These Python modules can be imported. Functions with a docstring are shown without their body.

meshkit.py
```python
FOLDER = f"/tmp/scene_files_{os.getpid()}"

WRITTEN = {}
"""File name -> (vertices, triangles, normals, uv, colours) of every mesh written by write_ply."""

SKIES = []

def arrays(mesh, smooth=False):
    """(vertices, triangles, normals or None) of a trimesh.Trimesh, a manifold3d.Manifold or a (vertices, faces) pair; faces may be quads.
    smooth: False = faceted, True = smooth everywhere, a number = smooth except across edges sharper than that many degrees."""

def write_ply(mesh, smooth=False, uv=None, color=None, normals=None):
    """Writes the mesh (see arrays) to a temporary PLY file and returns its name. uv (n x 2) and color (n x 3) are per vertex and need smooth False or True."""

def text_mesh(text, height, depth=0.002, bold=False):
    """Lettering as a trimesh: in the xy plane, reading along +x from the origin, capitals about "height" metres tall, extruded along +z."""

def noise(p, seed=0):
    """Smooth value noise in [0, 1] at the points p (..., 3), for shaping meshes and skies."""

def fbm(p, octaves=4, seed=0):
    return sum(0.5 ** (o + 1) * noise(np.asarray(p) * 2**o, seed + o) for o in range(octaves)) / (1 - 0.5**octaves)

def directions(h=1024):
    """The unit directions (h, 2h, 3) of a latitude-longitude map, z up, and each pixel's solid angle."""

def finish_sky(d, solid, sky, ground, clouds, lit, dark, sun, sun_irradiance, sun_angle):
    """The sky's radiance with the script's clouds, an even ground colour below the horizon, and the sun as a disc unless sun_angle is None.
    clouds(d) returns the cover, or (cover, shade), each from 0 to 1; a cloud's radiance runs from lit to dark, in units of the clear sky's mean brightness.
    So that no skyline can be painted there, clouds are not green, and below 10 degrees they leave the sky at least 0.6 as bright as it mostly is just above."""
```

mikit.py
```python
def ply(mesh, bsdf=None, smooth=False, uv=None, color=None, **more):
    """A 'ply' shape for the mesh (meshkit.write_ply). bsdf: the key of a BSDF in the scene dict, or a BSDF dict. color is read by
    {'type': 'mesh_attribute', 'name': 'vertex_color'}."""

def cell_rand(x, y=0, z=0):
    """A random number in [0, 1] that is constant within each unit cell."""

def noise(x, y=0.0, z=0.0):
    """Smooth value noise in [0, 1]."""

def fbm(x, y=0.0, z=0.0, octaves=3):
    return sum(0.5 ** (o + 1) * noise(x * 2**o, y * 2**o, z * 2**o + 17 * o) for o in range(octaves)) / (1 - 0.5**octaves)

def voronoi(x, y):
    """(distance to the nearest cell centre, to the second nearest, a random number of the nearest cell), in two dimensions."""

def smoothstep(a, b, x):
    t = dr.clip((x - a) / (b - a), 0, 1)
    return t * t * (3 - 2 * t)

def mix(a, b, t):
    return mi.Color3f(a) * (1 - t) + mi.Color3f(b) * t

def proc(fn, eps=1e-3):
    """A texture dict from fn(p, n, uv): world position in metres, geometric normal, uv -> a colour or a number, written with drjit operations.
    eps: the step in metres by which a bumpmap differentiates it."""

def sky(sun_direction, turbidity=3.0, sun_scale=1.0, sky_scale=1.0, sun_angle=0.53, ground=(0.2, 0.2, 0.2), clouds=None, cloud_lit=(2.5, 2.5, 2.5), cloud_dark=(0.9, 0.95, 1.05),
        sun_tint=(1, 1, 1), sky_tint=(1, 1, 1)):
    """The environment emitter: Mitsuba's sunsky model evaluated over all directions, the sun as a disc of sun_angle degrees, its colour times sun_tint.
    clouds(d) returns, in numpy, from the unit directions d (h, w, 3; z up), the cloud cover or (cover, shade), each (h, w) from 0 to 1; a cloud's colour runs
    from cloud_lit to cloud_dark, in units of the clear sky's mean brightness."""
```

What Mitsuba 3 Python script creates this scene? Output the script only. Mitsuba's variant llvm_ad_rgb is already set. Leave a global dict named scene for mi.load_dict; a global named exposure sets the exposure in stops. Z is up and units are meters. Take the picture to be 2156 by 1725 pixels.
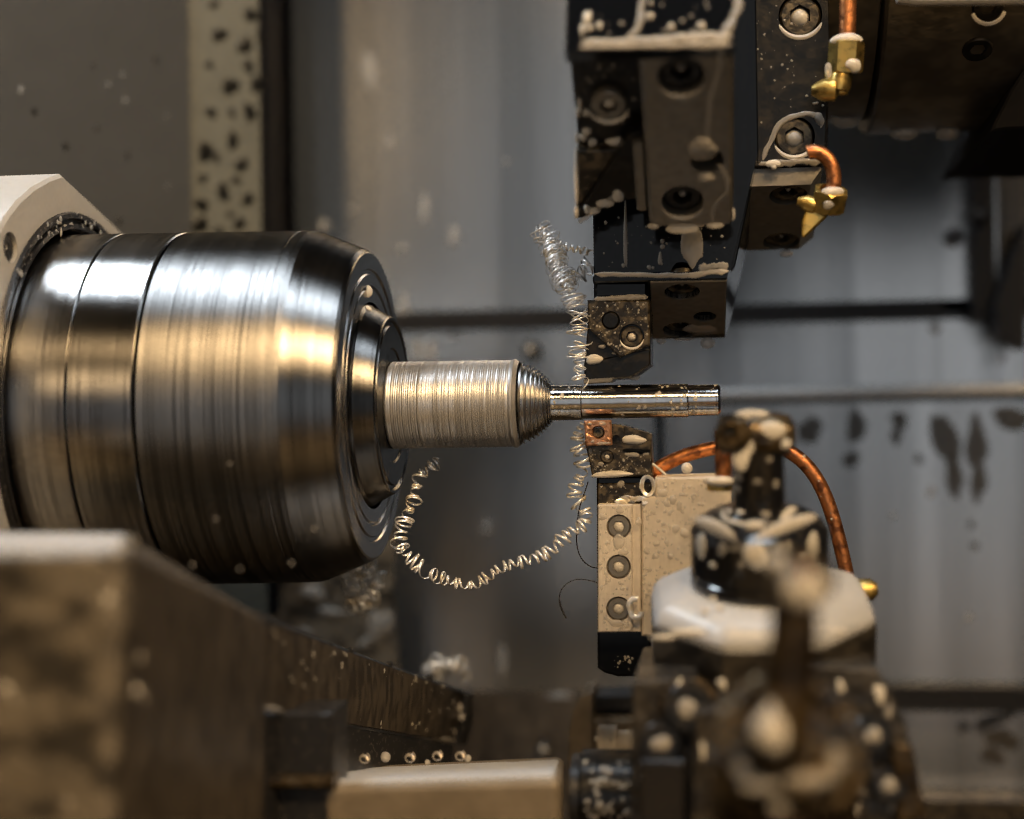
import math, random
import numpy as np
import drjit as dr
import mitsuba as mi
import mikit, meshkit
from mikit import noise, fbm, smoothstep, mix
import manifold3d as m3
import mapbox_earcut as earcut
from scipy.interpolate import CubicSpline

T = mi.ScalarTransform4f
scene, labels = {}, {}


def unit(a):
    a = np.asarray(a, float)
    return a / np.linalg.norm(a)


# ------------------------------------------------------------------ camera (close-up through the open door of a lathe)
CAM, AIM = np.array([0.0454, -0.54, -0.002]), np.array([-0.025, 0.0, -0.002])
FW = unit(AIM - CAM)
R0 = unit(np.cross(FW, [0, 0, 1]))
U0 = np.cross(R0, FW)
ROLL = math.radians(0.9)
RT, UP = math.cos(ROLL) * R0 - math.sin(ROLL) * U0, math.sin(ROLL) * R0 + math.cos(ROLL) * U0
TX = 0.3305
scene['camera'] = {'type': 'thinlens', 'fov': 2 * math.degrees(math.atan(TX)), 'fov_axis': 'x', 'near_clip': 0.01, 'far_clip': 60.0,
                   'aperture_radius': 0.0073, 'focus_distance': float(np.linalg.norm(AIM - CAM)) - 0.003,
                   'to_world': T().look_at(origin=CAM.tolist(), target=AIM.tolist(), up=UP.tolist())}
exposure = -0.05

# ------------------------------------------------------------------ lamps
COOL, WARM = np.array([0.80, 0.90, 1.0]), np.array([1.0, 0.67, 0.34])


def lamp(key, center, facing, up, w, h, rgb):
    c = np.asarray(center, float)
    scene[key] = {'type': 'rectangle', 'to_world': T().look_at(origin=c.tolist(), target=(c + np.asarray(facing, float)).tolist(), up=list(map(float, up))) @ T().scale([w / 2, h / 2, 1]),
                  'bsdf': {'type': 'diffuse', 'reflectance': {'type': 'rgb', 'value': [0.6, 0.6, 0.6]}},
                  'emitter': {'type': 'area', 'radiance': {'type': 'rgb', 'value': [float(x) for x in rgb]}}}


lamp('machine_lamp__diffuser', (-0.335, -0.03, 0.44), (0.0, 0.1, -1), (0, 1, 0), 0.16, 0.11, COOL * 34)
lamp('machine_lamp_001__diffuser', (0.08, -0.17, 0.50), (0, 0.25, -1), (0, 1, 0), 0.24, 0.08, COOL * 17)
lamp('workshop_lamp__diffuser', (-1.38, -1.70, 1.42), (0.6, 1.5, -1.1), (0, 0, 1), 1.3, 0.12, WARM * 3.0)
lamp('workshop_lamp_001__diffuser', (-1.50, -2.1, 0.74), (0.7, 1.6, -0.5), (0, 0, 1), 1.3, 0.22, WARM * 5.0)
lamp('workshop_lamp_002__diffuser', (0.75, -1.40, 1.22), (-0.6, 1.4, -1.2), (0, 0, 1), 1.5, 0.13, WARM * 78)
lamp('workshop_window__pane', (0.60, -2.9, 0.30), (0, 1, 0), (0, 0, 1), 2.3, 1.6, np.array([0.92, 0.96, 1.0]) * 0.54)


# ------------------------------------------------------------------ helpers
def P(u, v, Y):
    """the point at depth Y seen at (u, v) of the photograph measured 2156 x 1725"""
    d = FW + (u - 1078) / 1078 * TX * RT + (862.5 - v) / 1078 * TX * UP
    return CAM + d * ((Y - CAM[1]) / d[1])


def hit(u, v, p0, n):
    d = FW + (u - 1078) / 1078 * TX * RT + (862.5 - v) / 1078 * TX * UP
    return CAM + d * (np.dot(p0 - CAM, n) / np.dot(d, n))


S0 = float(P(1079, 862, 0)[0] - P(1078, 862, 0)[0])


def sc(Y):
    return S0 * (Y - CAM[1]) / (-CAM[1])


used = {}


def fresh(name):
    k = used.get(name, -1) + 1
    used[name] = k
    return name if k == 0 else f'{name}_{k:03d}'


def thing(name, label, cat, group=None):
    key = fresh(name)
    labels[key] = {'label': label, 'category': cat}
    if group:
        labels[key]['group'] = group
    return key


def put(key, mesh, bsdf, smooth=30, uv=None, **more):
    scene[key] = mikit.ply(mesh, bsdf, smooth=True if uv is not None else smooth, uv=uv, **more)
    return key


def part(parent, name, mesh, bsdf, smooth=30, uv=None, **more):
    return put(fresh(parent + '__' + name), mesh, bsdf, smooth, uv, **more)


def single(name, label, cat, mesh, bsdf, smooth=30, group=None, **more):
    return put(thing(name, label, cat, group), mesh, bsdf, smooth, **more)


def struct(name, mesh, bsdf, smooth=30, **more):
    key = fresh(name)
    labels[key] = {'kind': 'structure'}
    return put(key, mesh, bsdf, smooth, **more)


def cat(ms):
    vs, fs, o = [], [], 0
    for m in ms:
        v, f = arr(m)
        vs.append(v)
        fs.append(np.asarray(f) + o)
        o += len(v)
    return np.vstack(vs), np.vstack(fs)


def arr(m):
    if hasattr(m, 'to_mesh'):
        q = m.to_mesh()
        return np.array(q.vert_properties[:, :3], float), np.array(q.tri_verts)
    return np.asarray(m[0], float), np.asarray(m[1])


def mf(m):
    if hasattr(m, 'to_mesh'):
        return m
    v, f = arr(m)
    r = m3.Manifold(m3.Mesh(np.asarray(v, np.float32), np.asarray(f, np.uint32)))
    if r.is_empty():
        raise ValueError('not a solid')
    return r


def hull(pts):
    return m3.Manifold.hull_points(np.asarray(pts, float))


def rounded(pts, r):
    """a convex solid over the points with edges rounded by r"""
    s = m3.Manifold.sphere(r, 12)
    c = np.mean(pts, 0)
    out = []
    for p in pts:
        out.append(s.translate(list(np.asarray(p) - r * 1.2 * unit(np.asarray(p) - c))))
    return m3.Manifold.batch_hull(out)


def inset(poly, b):
    p = np.asarray(poly, float)
    a, c = np.roll(p, 1, 0), np.roll(p, -1, 0)
    d1, d2 = p - a, c - p
    d1 /= np.linalg.norm(d1, axis=1, keepdims=True)
    d2 /= np.linalg.norm(d2, axis=1, keepdims=True)
    n1, n2 = np.stack([-d1[:, 1], d1[:, 0]], 1), np.stack([-d2[:, 1], d2[:, 0]], 1)
    k = n1 + n2
    k /= np.maximum(1 + (n1 * n2).sum(1, keepdims=True), 0.25)
    return p + b * k


def extrude(poly, O, ex, ey, ez, d, b=0.0004):
    p = np.asarray(poly, float)
    x, y = p[:, 0], p[:, 1]
    if (x * np.roll(y, -1) - y * np.roll(x, -1)).sum() < 0:
        p = p[::-1]
    b = min(b, 0.3 * float(np.linalg.norm(p - np.roll(p, 1, 0), axis=1).min()))
    q = inset(p, b)
    n = len(p)
    O, ex, ey, ez = (np.asarray(k, float) for k in (O, ex, ey, ez))
    v = np.vstack([O + a[:, :1] * ex + a[:, 1:] * ey + z * ez for a, z in ((q, 0), (p, b), (p, d - b), (q, d))])
    f = []
    for k in range(3):
        for i in range(n):
            j = (i + 1) % n
            A, B, Cc, D = k * n + i, k * n + j, k * n + n + j, k * n + n + i
            f += [[A, B, Cc], [A, Cc, D]]
    t = earcut.triangulate_float64(q, np.array([n], np.uint32)).reshape(-1, 3).astype(int)
    e1, e2 = q[t[:, 1]] - q[t[:, 0]], q[t[:, 2]] - q[t[:, 0]]
    neg = (e1[:, 0] * e2[:, 1] - e1[:, 1] * e2[:, 0]) < 0
    t[neg] = t[neg][:, ::-1]
    f = np.vstack([np.array(f), t + 3 * n, t[:, ::-1]])
    if np.dot(np.cross(ex, ey), ez) < 0:
        f = f[:, ::-1]
    return v, f


def slab(px, Y0, thick, b=0.0004):
    w = np.array([P(u, v, Y0) for u, v in px])
    return extrude(w[:, [0, 2]], (0, Y0, 0), (1, 0, 0), (0, 0, 1), (0, 1, 0), thick, b)


def prism(yz, x0, x1, b=0.0004):
    return extrude(yz, (x0, 0, 0), (0, 1, 0), (0, 0, 1), (1, 0, 0), x1 - x0, b)


def box(a, c, b=0.0006):
    a, c = np.minimum(a, c), np.maximum(a, c)
    return prism([(a[1], a[2]), (c[1], a[2]), (c[1], c[2]), (a[1], c[2])], a[0], c[0], b)


def axes(n):
    n = unit(n)
    a = np.cross([0, 0, 1.0] if abs(n[2]) < 0.9 else [1.0, 0, 0], n)
    a = unit(a)
    return a, np.cross(n, a), n


def lathe(profile, O, axis, n=96, ref=None, closed=False):
    """profile: (along, radius) list; separate rings per segment keep the edges crisp. Returns mesh, uv"""
    e1, e2, e3 = axes(axis)
    O = np.asarray(O, float)
    th = np.linspace(0, 2 * np.pi, n + 1)
    vs, fs, us, o = [], [], [], 0
    pr = np.asarray(profile, float)
    s = 0
    for (a, ra), (c, rc) in zip(pr[:-1], pr[1:]):
        L = math.hypot(c - a, rc - ra)
        for t, r, q in ((a, ra, s), (c, rc, s + L)):
            vs.append(O + t * e3 + r * (np.cos(th)[:, None] * e1 + np.sin(th)[:, None] * e2))
            us.append(np.stack([np.full(n + 1, q), th * 0.05], 1))
        i = np.arange(n)
        fs.append(np.stack([i, i + n + 1, i + n + 2], 1) + o)
        fs.append(np.stack([i, i + n + 2, i + 1], 1) + o)
        o += 2 * (n + 1)
        s += L
    v, f = np.vstack(vs), np.vstack(fs)[:, ::-1]
    return (v, f), np.vstack(us)


def cyl(p, n, r, h0, h1, k=48):
    """solid cylinder along n from h0 to h1"""
    e1, e2, e3 = axes(n)
    th = np.arange(k) * 2 * np.pi / k
    return extrude(np.stack([np.cos(th), np.sin(th)], 1) * r, np.asarray(p) + e3 * h0, e1, e2, e3, h1 - h0, min(r * 0.04, 0.0003))


def turned(profile, O, axis, k=64):
    """closed solid of revolution"""
    e1, e2, e3 = axes(axis)
    th = np.arange(k) * 2 * np.pi / k
    pr = [(t, max(r, 1e-5)) for t, r in profile]
    v = np.vstack([np.asarray(O) + t * e3 + r * (np.cos(th)[:, None] * e1 + np.sin(th)[:, None] * e2) for t, r in pr])
    f = []
    m = len(pr)
    i = np.arange(k)
    j = (i + 1) % k
    for a in range(m - 1):
        f.append(np.stack([a * k + i, a * k + j, a * k + k + j], 1))
        f.append(np.stack([a * k + i, a * k + k + j, a * k + k + i], 1))
    v = np.vstack([v, [np.asarray(O) + pr[0][0] * e3, np.asarray(O) + pr[-1][0] * e3]])
    f.append(np.stack([i * 0 + m * k, j, i], 1))
    f.append(np.stack([i * 0 + m * k + 1, (m - 1) * k + i, (m - 1) * k + j], 1))
    return v, np.vstack(f)


def hexa(p, n, r, h0, h1, spin=0.0, k=6, cham=0.12):
    """hexagonal nut with chamfered corners"""
    e1, e2, e3 = axes(n)
    th = np.arange(k) * 2 * np.pi / k + spin
    m = mf(extrude(np.stack([np.cos(th), np.sin(th)], 1) * r, np.asarray(p) + e3 * h0, e1, e2, e3, h1 - h0, 0.0001))
    L = h1 - h0
    return m ^ mf(turned([(h0 - 0.001, r * (1 - cham)), (h0, r * (1 - cham)), (h0 + min(L * .2, r * cham), r * 1.001), (h1 - min(L * .2, r * cham), r * 1.001), (h1, r * (1 - cham)), (h1 + 0.001, r * (1 - cham))], p, n, 48))


def curve(pts, n):
    p = np.asarray(pts, float)
    t = np.concatenate([[0], np.cumsum(np.linalg.norm(np.diff(p, axis=0), axis=1))])
    return CubicSpline(t, p)(np.linspace(0, t[-1], n))


def tube(path, r, k=12, flat=1.0, caps=True):
    p = np.asarray(path, float)
    n = len(p)
    r = np.broadcast_to(np.asarray(r, float), n)
    t = np.gradient(p, axis=0)
    t /= np.linalg.norm(t, axis=1, keepdims=True)
    a = np.zeros_like(p)
    a[0] = axes(t[0])[0]
    for i in range(1, n):
        q = a[i - 1] - np.dot(a[i - 1], t[i]) * t[i]
        a[i] = q / np.linalg.norm(q)
    b = np.cross(t, a)
    th = np.arange(k) * 2 * np.pi / k
    v = (p[:, None] + r[:, None, None] * (np.cos(th)[None, :, None] * a[:, None] + flat * np.sin(th)[None, :, None] * b[:, None])).reshape(-1, 3)
    i, j = np.arange(k), (np.arange(k) + 1) % k
    f = []
    for s in range(n - 1):
        f.append(np.stack([s * k + i, s * k + j, s * k + k + j], 1))
        f.append(np.stack([s * k + i, s * k + k + j, s * k + k + i], 1))
    if caps:
        v = np.vstack([v, p[:1], p[-1:]])
        f.append(np.stack([i * 0 + n * k, j, i], 1))
        f.append(np.stack([i * 0 + n * k + 1, (n - 1) * k + i, (n - 1) * k + j], 1))
    return v, np.vstack(f)


def dome(p, n, ra, rb, h, along=(0, 0, -1), seed=0, wob=0.18, tail=0.0):
    """a liquid drop lying on a surface with normal n; rb runs along 'along', tail narrows its upper end"""
    n = unit(n)
    d = np.asarray(along, float) - np.dot(along, n) * n
    d = unit(d) if np.linalg.norm(d) > 1e-6 else axes(n)[0]
    s = np.cross(n, d)
    K, M = 18, 6
    th = np.arange(K) * 2 * np.pi / K
    rg = random.Random(seed * 7 + 3)
    a1, a2, a3 = (rg.uniform(0, 6.28) for _ in range(3))
    w = 1 + wob * (0.5 * np.sin(2 * th + a1) + 0.35 * np.sin(3 * th + a2) + 0.2 * np.sin(5 * th + a3))
    v = []
    for i in range(M):
        q = i / M * np.pi / 2
        R, z = math.cos(q), math.sin(q)
        x, y = np.sin(th) * w * R, np.cos(th) * w * R
        x = x * (1 - tail * np.clip(-y, 0, 1))
        v.append(np.asarray(p) + ra * x[:, None] * s + rb * y[:, None] * d + (h * (z - 0.08)) * n)
    v = np.vstack(v + [[np.asarray(p) + h * 0.92 * n]])
    i, j = np.arange(K), (np.arange(K) + 1) % K
    f = []
    for a in range(M - 1):
        f.append(np.stack([a * K + i, a * K + j, a * K + K + j], 1))
        f.append(np.stack([a * K + i, a * K + K + j, a * K + K + i], 1))
    f.append(np.stack([(M - 1) * K + i, (M - 1) * K + j, i * 0 + M * K], 1))
    f = np.vstack(f)
    e = v[f[0]]
    if np.dot(np.cross(e[1] - e[0], e[2] - e[0]), e[0] - np.asarray(p)) < 0:
        f = f[:, ::-1]
    return v, f


def bead(pts, r, seed=0, n=48, lump=0.45, flat=1.0):
    """a bead of liquid hanging along an edge: uneven, thick in places, pointed ends"""
    c = curve(pts, n)
    t = np.linspace(0, 1, n)
    q = meshkit.fbm(np.stack([t * 9, t * 0, t * 0], 1), 3, seed)
    rr = r * (1 + lump * 2 * (q - 0.5)) * np.clip(np.minimum(t, 1 - t) * 14 + 0.25, 0, 1)
    return tube(c, rr, 10, flat)


def film(pts, n, w, h, seed=0, k=60, lump=0.5, drip=0.0, down=(0, 0, -1)):
    """a thin uneven run of liquid lying on a face with normal n along the points pts; drip lets its lower edge sag"""
    c = curve(pts, k)
    n = unit(n)
    t = np.linspace(0, 1, k)
    tg = np.gradient(c, axis=0)
    tg /= np.linalg.norm(tg, axis=1, keepdims=True)
    sd = np.cross(n, tg)
    if np.dot(sd.mean(0), down) < 0:
        sd = -sd
    q1 = meshkit.fbm(np.stack([t * 11, t * 0, t * 0], 1), 3, seed)
    q2 = meshkit.fbm(np.stack([t * 8, t * 0 + 5, t * 0], 1), 3, seed + 5)
    e = np.clip(np.minimum(t, 1 - t) * 16 + .2, 0, 1)
    up, lo = w * (1 + lump * 2 * (q1 - .5)) * e, w * (1 + lump * 2 * (q2 - .5) + drip * np.clip(q2 - .5, 0, 1) * 6) * e
    hh = h * (0.6 + 0.9 * q1) * e
    xs = np.sin(np.linspace(-1, 1, 9) * np.pi / 2)
    v = np.stack([c + sd * (np.where(x < 0, up, lo) * x)[:, None] + n * (hh * (math.sqrt(max(0, 1 - x * x)) - .06))[:, None] for x in xs], 1).reshape(-1, 3)
    f = []
    for i in range(k - 1):
        for j in range(8):
            a = i * 9 + j
            f += [[a, a + 1, a + 10], [a, a + 10, a + 9]]
    f = np.array(f)
    m = v[f]
    if (np.cross(m[:, 1] - m[:, 0], m[:, 2] - m[:, 0]) @ n).sum() < 0:
        f = f[:, ::-1]
    return v, f


def blob(p, r, seed=0, stretch=(1, 1, 1), amp=0.15, k=3):
    m = m3.Manifold.sphere(1.0, 24)
    v, f = arr(m)
    q = meshkit.fbm(v * 1.3 + seed * 3.7, k, seed)
    return v * (1 + amp * 2 * (q - 0.5))[:, None] * np.asarray(stretch) * r + np.asarray(p), f


def drill(m, holes):
    m = mf(m)
    for p, n, r, d in holes:
        m = m - mf(cyl(p, n, r, -d, 0.02))
    return m


_h = np.arange(6) * np.pi / 3
SCREW = mf(turned([(-0.9, 0.9), (-0.9, 1.0), (-0.09, 1.0), (0.0, 0.91)], (0, 0, 0), (0, 0, 1), 40)) - mf(extrude(np.stack([np.cos(_h), np.sin(_h)], 1) * 0.56, (0, 0, -0.62), (1, 0, 0), (0, 1, 0), (0, 0, 1), 1.0, 0.001))
SCREW = arr(SCREW)


def place(m, p, n, s, spin=0.0):
    e1, e2, e3 = axes(n)
    c, q = math.cos(spin), math.sin(spin)
    M = np.stack([c * e1 + q * e2, -q * e1 + c * e2, e3], 1)
    v, f = arr(m)
    return (v * s) @ M.T + np.asarray(p), f


def cap_screw(parent, p, n, r, sink=0.35, pool=0.8, bsdf='black_steel', spin=0.4, seed=0, crescent=0.0, name='screw', milk='coolant'):
    """a socket cap screw, its head sunk by sink*r below the surface point p; pool: coolant in the socket; crescent: coolant under the head"""
    n = unit(n)
    k = part(parent, name, place(SCREW, np.asarray(p) - n * r * sink, n, r, spin), bsdf, 25)
    if pool:
        part(k, 'coolant_drop', dome(np.asarray(p) - n * r * (sink + 0.5), n, r * 0.52 * pool, r * 0.52 * pool, r * (0.42 + 0.1 * pool), seed=seed, wob=0.06), milk)
    if crescent:
        e1, e2, e3 = axes(n)
        th = np.linspace(-math.pi * 0.92, -math.pi * 0.08, 26)
        c = np.asarray(p) - n * r * 0.06 + r * 1.13 * (np.cos(th)[:, None] * e1 + np.sin(th)[:, None] * e2)
        part(k, 'coolant_bead', tube(c, r * 0.09 * crescent * (0.25 + np.sin(np.linspace(0, np.pi, 26)) ** 0.7), 8, 1.0), milk)
    return k


def scatter(parent, place_fn, n, lo, hi, seed, bsdf='coolant', name='coolant_drops', flat=0.45, stretch=1.0, power=2.2):
    """many small drops as one part; place_fn(rng) -> (p, normal) or None"""
    rg = random.Random(seed)
    ms = []
    while len(ms) < n:
        q = place_fn(rg)
        if q is None:
            continue
        r = lo + (hi - lo) * rg.random() ** power
        st = 1 + (stretch - 1) * rg.random()
        ms.append(dome(q[0], q[1], r, r * st, r * flat * (0.8 + 0.6 * rg.random()), seed=rg.randrange(9999)))
    k = part(parent, name, cat(ms), bsdf, 60)
    labels[k] = {'kind': 'stuff'}
    return k


def on_slab(px, Y, bad=()):
    """random points on the face of a slab in depth Y inside the outline px"""
    import shapely.geometry as sg
    poly = sg.Polygon(px)
    x0, y0, x1, y1 = poly.bounds

    def fn(rg):
        u, v = rg.uniform(x0, x1), rg.uniform(y0, y1)
        if not poly.contains(sg.Point(u, v)) or any(math.hypot(u - a, v - b) < c for a, b, c in bad):
            return None
        return P(u, v, Y), (0, -1, 0)
    return fn


def on_plane(px, p0, n):
    import shapely.geometry as sg
    poly = sg.Polygon(px)
    x0, y0, x1, y1 = poly.bounds

    def fn(rg):
        u, v = rg.uniform(x0, x1), rg.uniform(y0, y1)
        if not poly.contains(sg.Point(u, v)):
            return None
        return hit(u, v, p0, n), n
    return fn


# ------------------------------------------------------------------ materials
def rgb(*c):
    return {'type': 'rgb', 'value': [float(x) for x in c]}


def prin(base, rough, metallic=0.0, bump=None, bs=0.0002, two=False, **more):
    b = {'type': 'principled', 'base_color': mikit.proc(base) if callable(base) else rgb(*base), 'roughness': mikit.proc(rough) if callable(rough) else float(rough), 'metallic': float(metallic), **more}
    if bump is not None:
        b = {'type': 'bumpmap', 'arbitrary': mikit.proc(bump, 2e-4), 'scale': float(bs), 'bsdf': b}
    return {'type': 'twosided', 'bsdf': b}


def metal(reflect, au, av, bump=None, bs=1e-4, dist='beckmann'):
    b = {'type': 'roughconductor', 'material': 'none', 'distribution': dist, 'alpha_u': au, 'alpha_v': av, 'specular_reflectance': mikit.proc(reflect) if callable(reflect) else rgb(*reflect)}
    if bump is not None:
        b = {'type': 'bumpmap', 'arbitrary': mikit.proc(bump, 5e-5), 'scale': float(bs), 'bsdf': b}
    return {'type': 'twosided', 'bsdf': b}


def grain(p, s, k=3):
    return fbm(p.x * s, p.y * s, p.z * s, k)


# turned and ground steel: fine rings of differing reflectance round the axis
def rings(lo, hi, f, arc):
    def fn(p, n, uv):
        a = dr.atan2(p.z, -p.y)
        t = 0.5 * noise(p.x * f, a * arc) + 0.3 * noise(p.x * f * 0.37, a * arc * 0.5, 9.0) + 0.2 * noise(p.x * f * 2.3, a * arc * 2.3, 5.0)
        return mi.Color3f(0.92, 0.90, 0.87) * (lo + (hi - lo) * smoothstep(0.3, 0.7, t))
    return fn


scene['ground_steel'] = metal(rings(0.36, 0.64, 2300, 2.5), 0.16, 0.07)
scene['brushed_steel'] = metal(rings(0.20, 0.44, 2600, 1.6), 0.40, 0.13)
scene['nose_steel'] = metal(rings(0.17, 0.26, 1500, 1.5), 0.14, 0.09)
scene['face_steel'] = metal((0.55, 0.54, 0.53), 0.16, 0.10)
scene['turned_steel'] = prin(rings(0.48, 0.60, 2600, 1.2), 0.38, 0.75)
scene['shaft_steel'] = metal(rings(0.62, 0.80, 1600, 1.0), 0.10, 0.05)
scene['cone_steel'] = metal(rings(0.62, 0.80, 1600, 1.0), 0.26, 0.15)
scene['chip_steel'] = prin(lambda p, n, uv: mix((0.88, 0.88, 0.87), (0.76, 0.68, 0.54), smoothstep(0.55, 0.75, noise(p.x * 300, p.y * 300, p.z * 300))), 0.28, 0.55)
scene['curl_steel'] = prin((0.50, 0.44, 0.36), 0.4, 0.6)
scene['dark_wire'] = prin((0.05, 0.045, 0.04), 0.35, 0.6)

scene['black_steel'] = prin(lambda p, n, uv: mix((0.005, 0.005, 0.005), (0.018, 0.015, 0.011), smoothstep(0.45, 0.75, grain(p, 260))), lambda p, n, uv: 0.16 + 0.25 * grain(p, 420), 0.0, bump=lambda p, n, uv: grain(p, 900, 2), bs=0.00006, specular=0.25)
scene['gloss_black'] = prin((0.008, 0.008, 0.009), 0.12, 0.0, specular=0.6)
scene['polished_black'] = prin((0.004, 0.005, 0.007), 0.07, specular=0.22)
scene['tool_steel'] = prin(lambda p, n, uv: mix((0.16, 0.148, 0.128), (0.26, 0.24, 0.205), grain(p, 500)), lambda p, n, uv: 0.34 + 0.2 * grain(p, 300), 0.75, bump=lambda p, n, uv: grain(p, 1500, 2), bs=0.00004)
scene['browned_steel'] = prin(lambda p, n, uv: mix((0.018, 0.014, 0.009), (0.11, 0.085, 0.05), smoothstep(0.4, 0.7, grain(p, 420))), lambda p, n, uv: 0.22 + 0.25 * grain(p, 700), 0.4, bump=lambda p, n, uv: grain(p, 1100), bs=0.00012)
scene['bright_steel'] = prin(lambda p, n, uv: mix((0.60, 0.53, 0.43), (0.74, 0.66, 0.54), grain(p, 700)) * (0.86 + 0.14 * noise(p.x * 4000, p.z * 300)), lambda p, n, uv: 0.42 + 0.12 * grain(p, 900), 0.35, bump=lambda p, n, uv: noise(p.x * 3500, p.z * 150, p.y * 150), bs=0.00002)
scene['copper'] = prin(lambda p, n, uv: mix((0.56, 0.22, 0.085), (0.20, 0.075, 0.035), smoothstep(0.48, 0.72, grain(p, 330))), lambda p, n, uv: 0.26 + 0.3 * grain(p, 500), 0.95, bump=lambda p, n, uv: grain(p, 500), bs=0.0002)
scene['brass'] = prin(lambda p, n, uv: mix((0.62, 0.43, 0.13), (0.26, 0.18, 0.06), smoothstep(0.45, 0.75, grain(p, 420))), lambda p, n, uv: 0.22 + 0.3 * grain(p, 300), 0.95)
scene['insert_coat'] = prin(lambda p, n, uv: mix((0.50, 0.26, 0.15), (0.30, 0.15, 0.08), smoothstep(0.45, 0.65, grain(p, 700))), 0.3, 0.6, bump=lambda p, n, uv: smoothstep(0.4, 0.6, grain(p, 380)), bs=0.0003)


def milk(clear, c, rough=0.045):
    return {'type': 'blendbsdf', 'weight': {'type': 'rgb', 'value': clear}, 'bsdf_0': {'type': 'twosided', 'bsdf': {'type': 'roughplastic', 'distribution': 'ggx', 'alpha': rough, 'int_ior': 1.38, 'diffuse_reflectance': rgb(*c)}}, 'bsdf_1': {'type': 'thindielectric', 'int_ior': 1.38}}


scene['coolant'] = milk(0.24, (0.74, 0.70, 0.62))
scene['edge_coolant'] = milk(0.46, (0.70, 0.65, 0.57))
scene['thin_coolant'] = milk(0.62, (0.66, 0.62, 0.55))
scene['dried_coolant'] = milk(0.55, (0.60, 0.61, 0.61), 0.15)
scene['cover_paint'] = prin(lambda p, n, uv: mi.Color3f(0.36, 0.345, 0.315) * (0.93 + 0.1 * grain(p, 700)), 0.42, 0.0, bump=lambda p, n, uv: grain(p, 1300, 2), bs=0.00025)
scene['white_cast'] = prin(lambda p, n, uv: mix((0.34, 0.348, 0.355), (0.48, 0.485, 0.49), grain(p, 90)), 0.34, 0.0)
scene['rubber'] = prin(lambda p, n, uv: mix((0.012, 0.012, 0.013), (0.05, 0.045, 0.04), smoothstep(0.62, 0.75, grain(p, 700))), 0.35)
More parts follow.
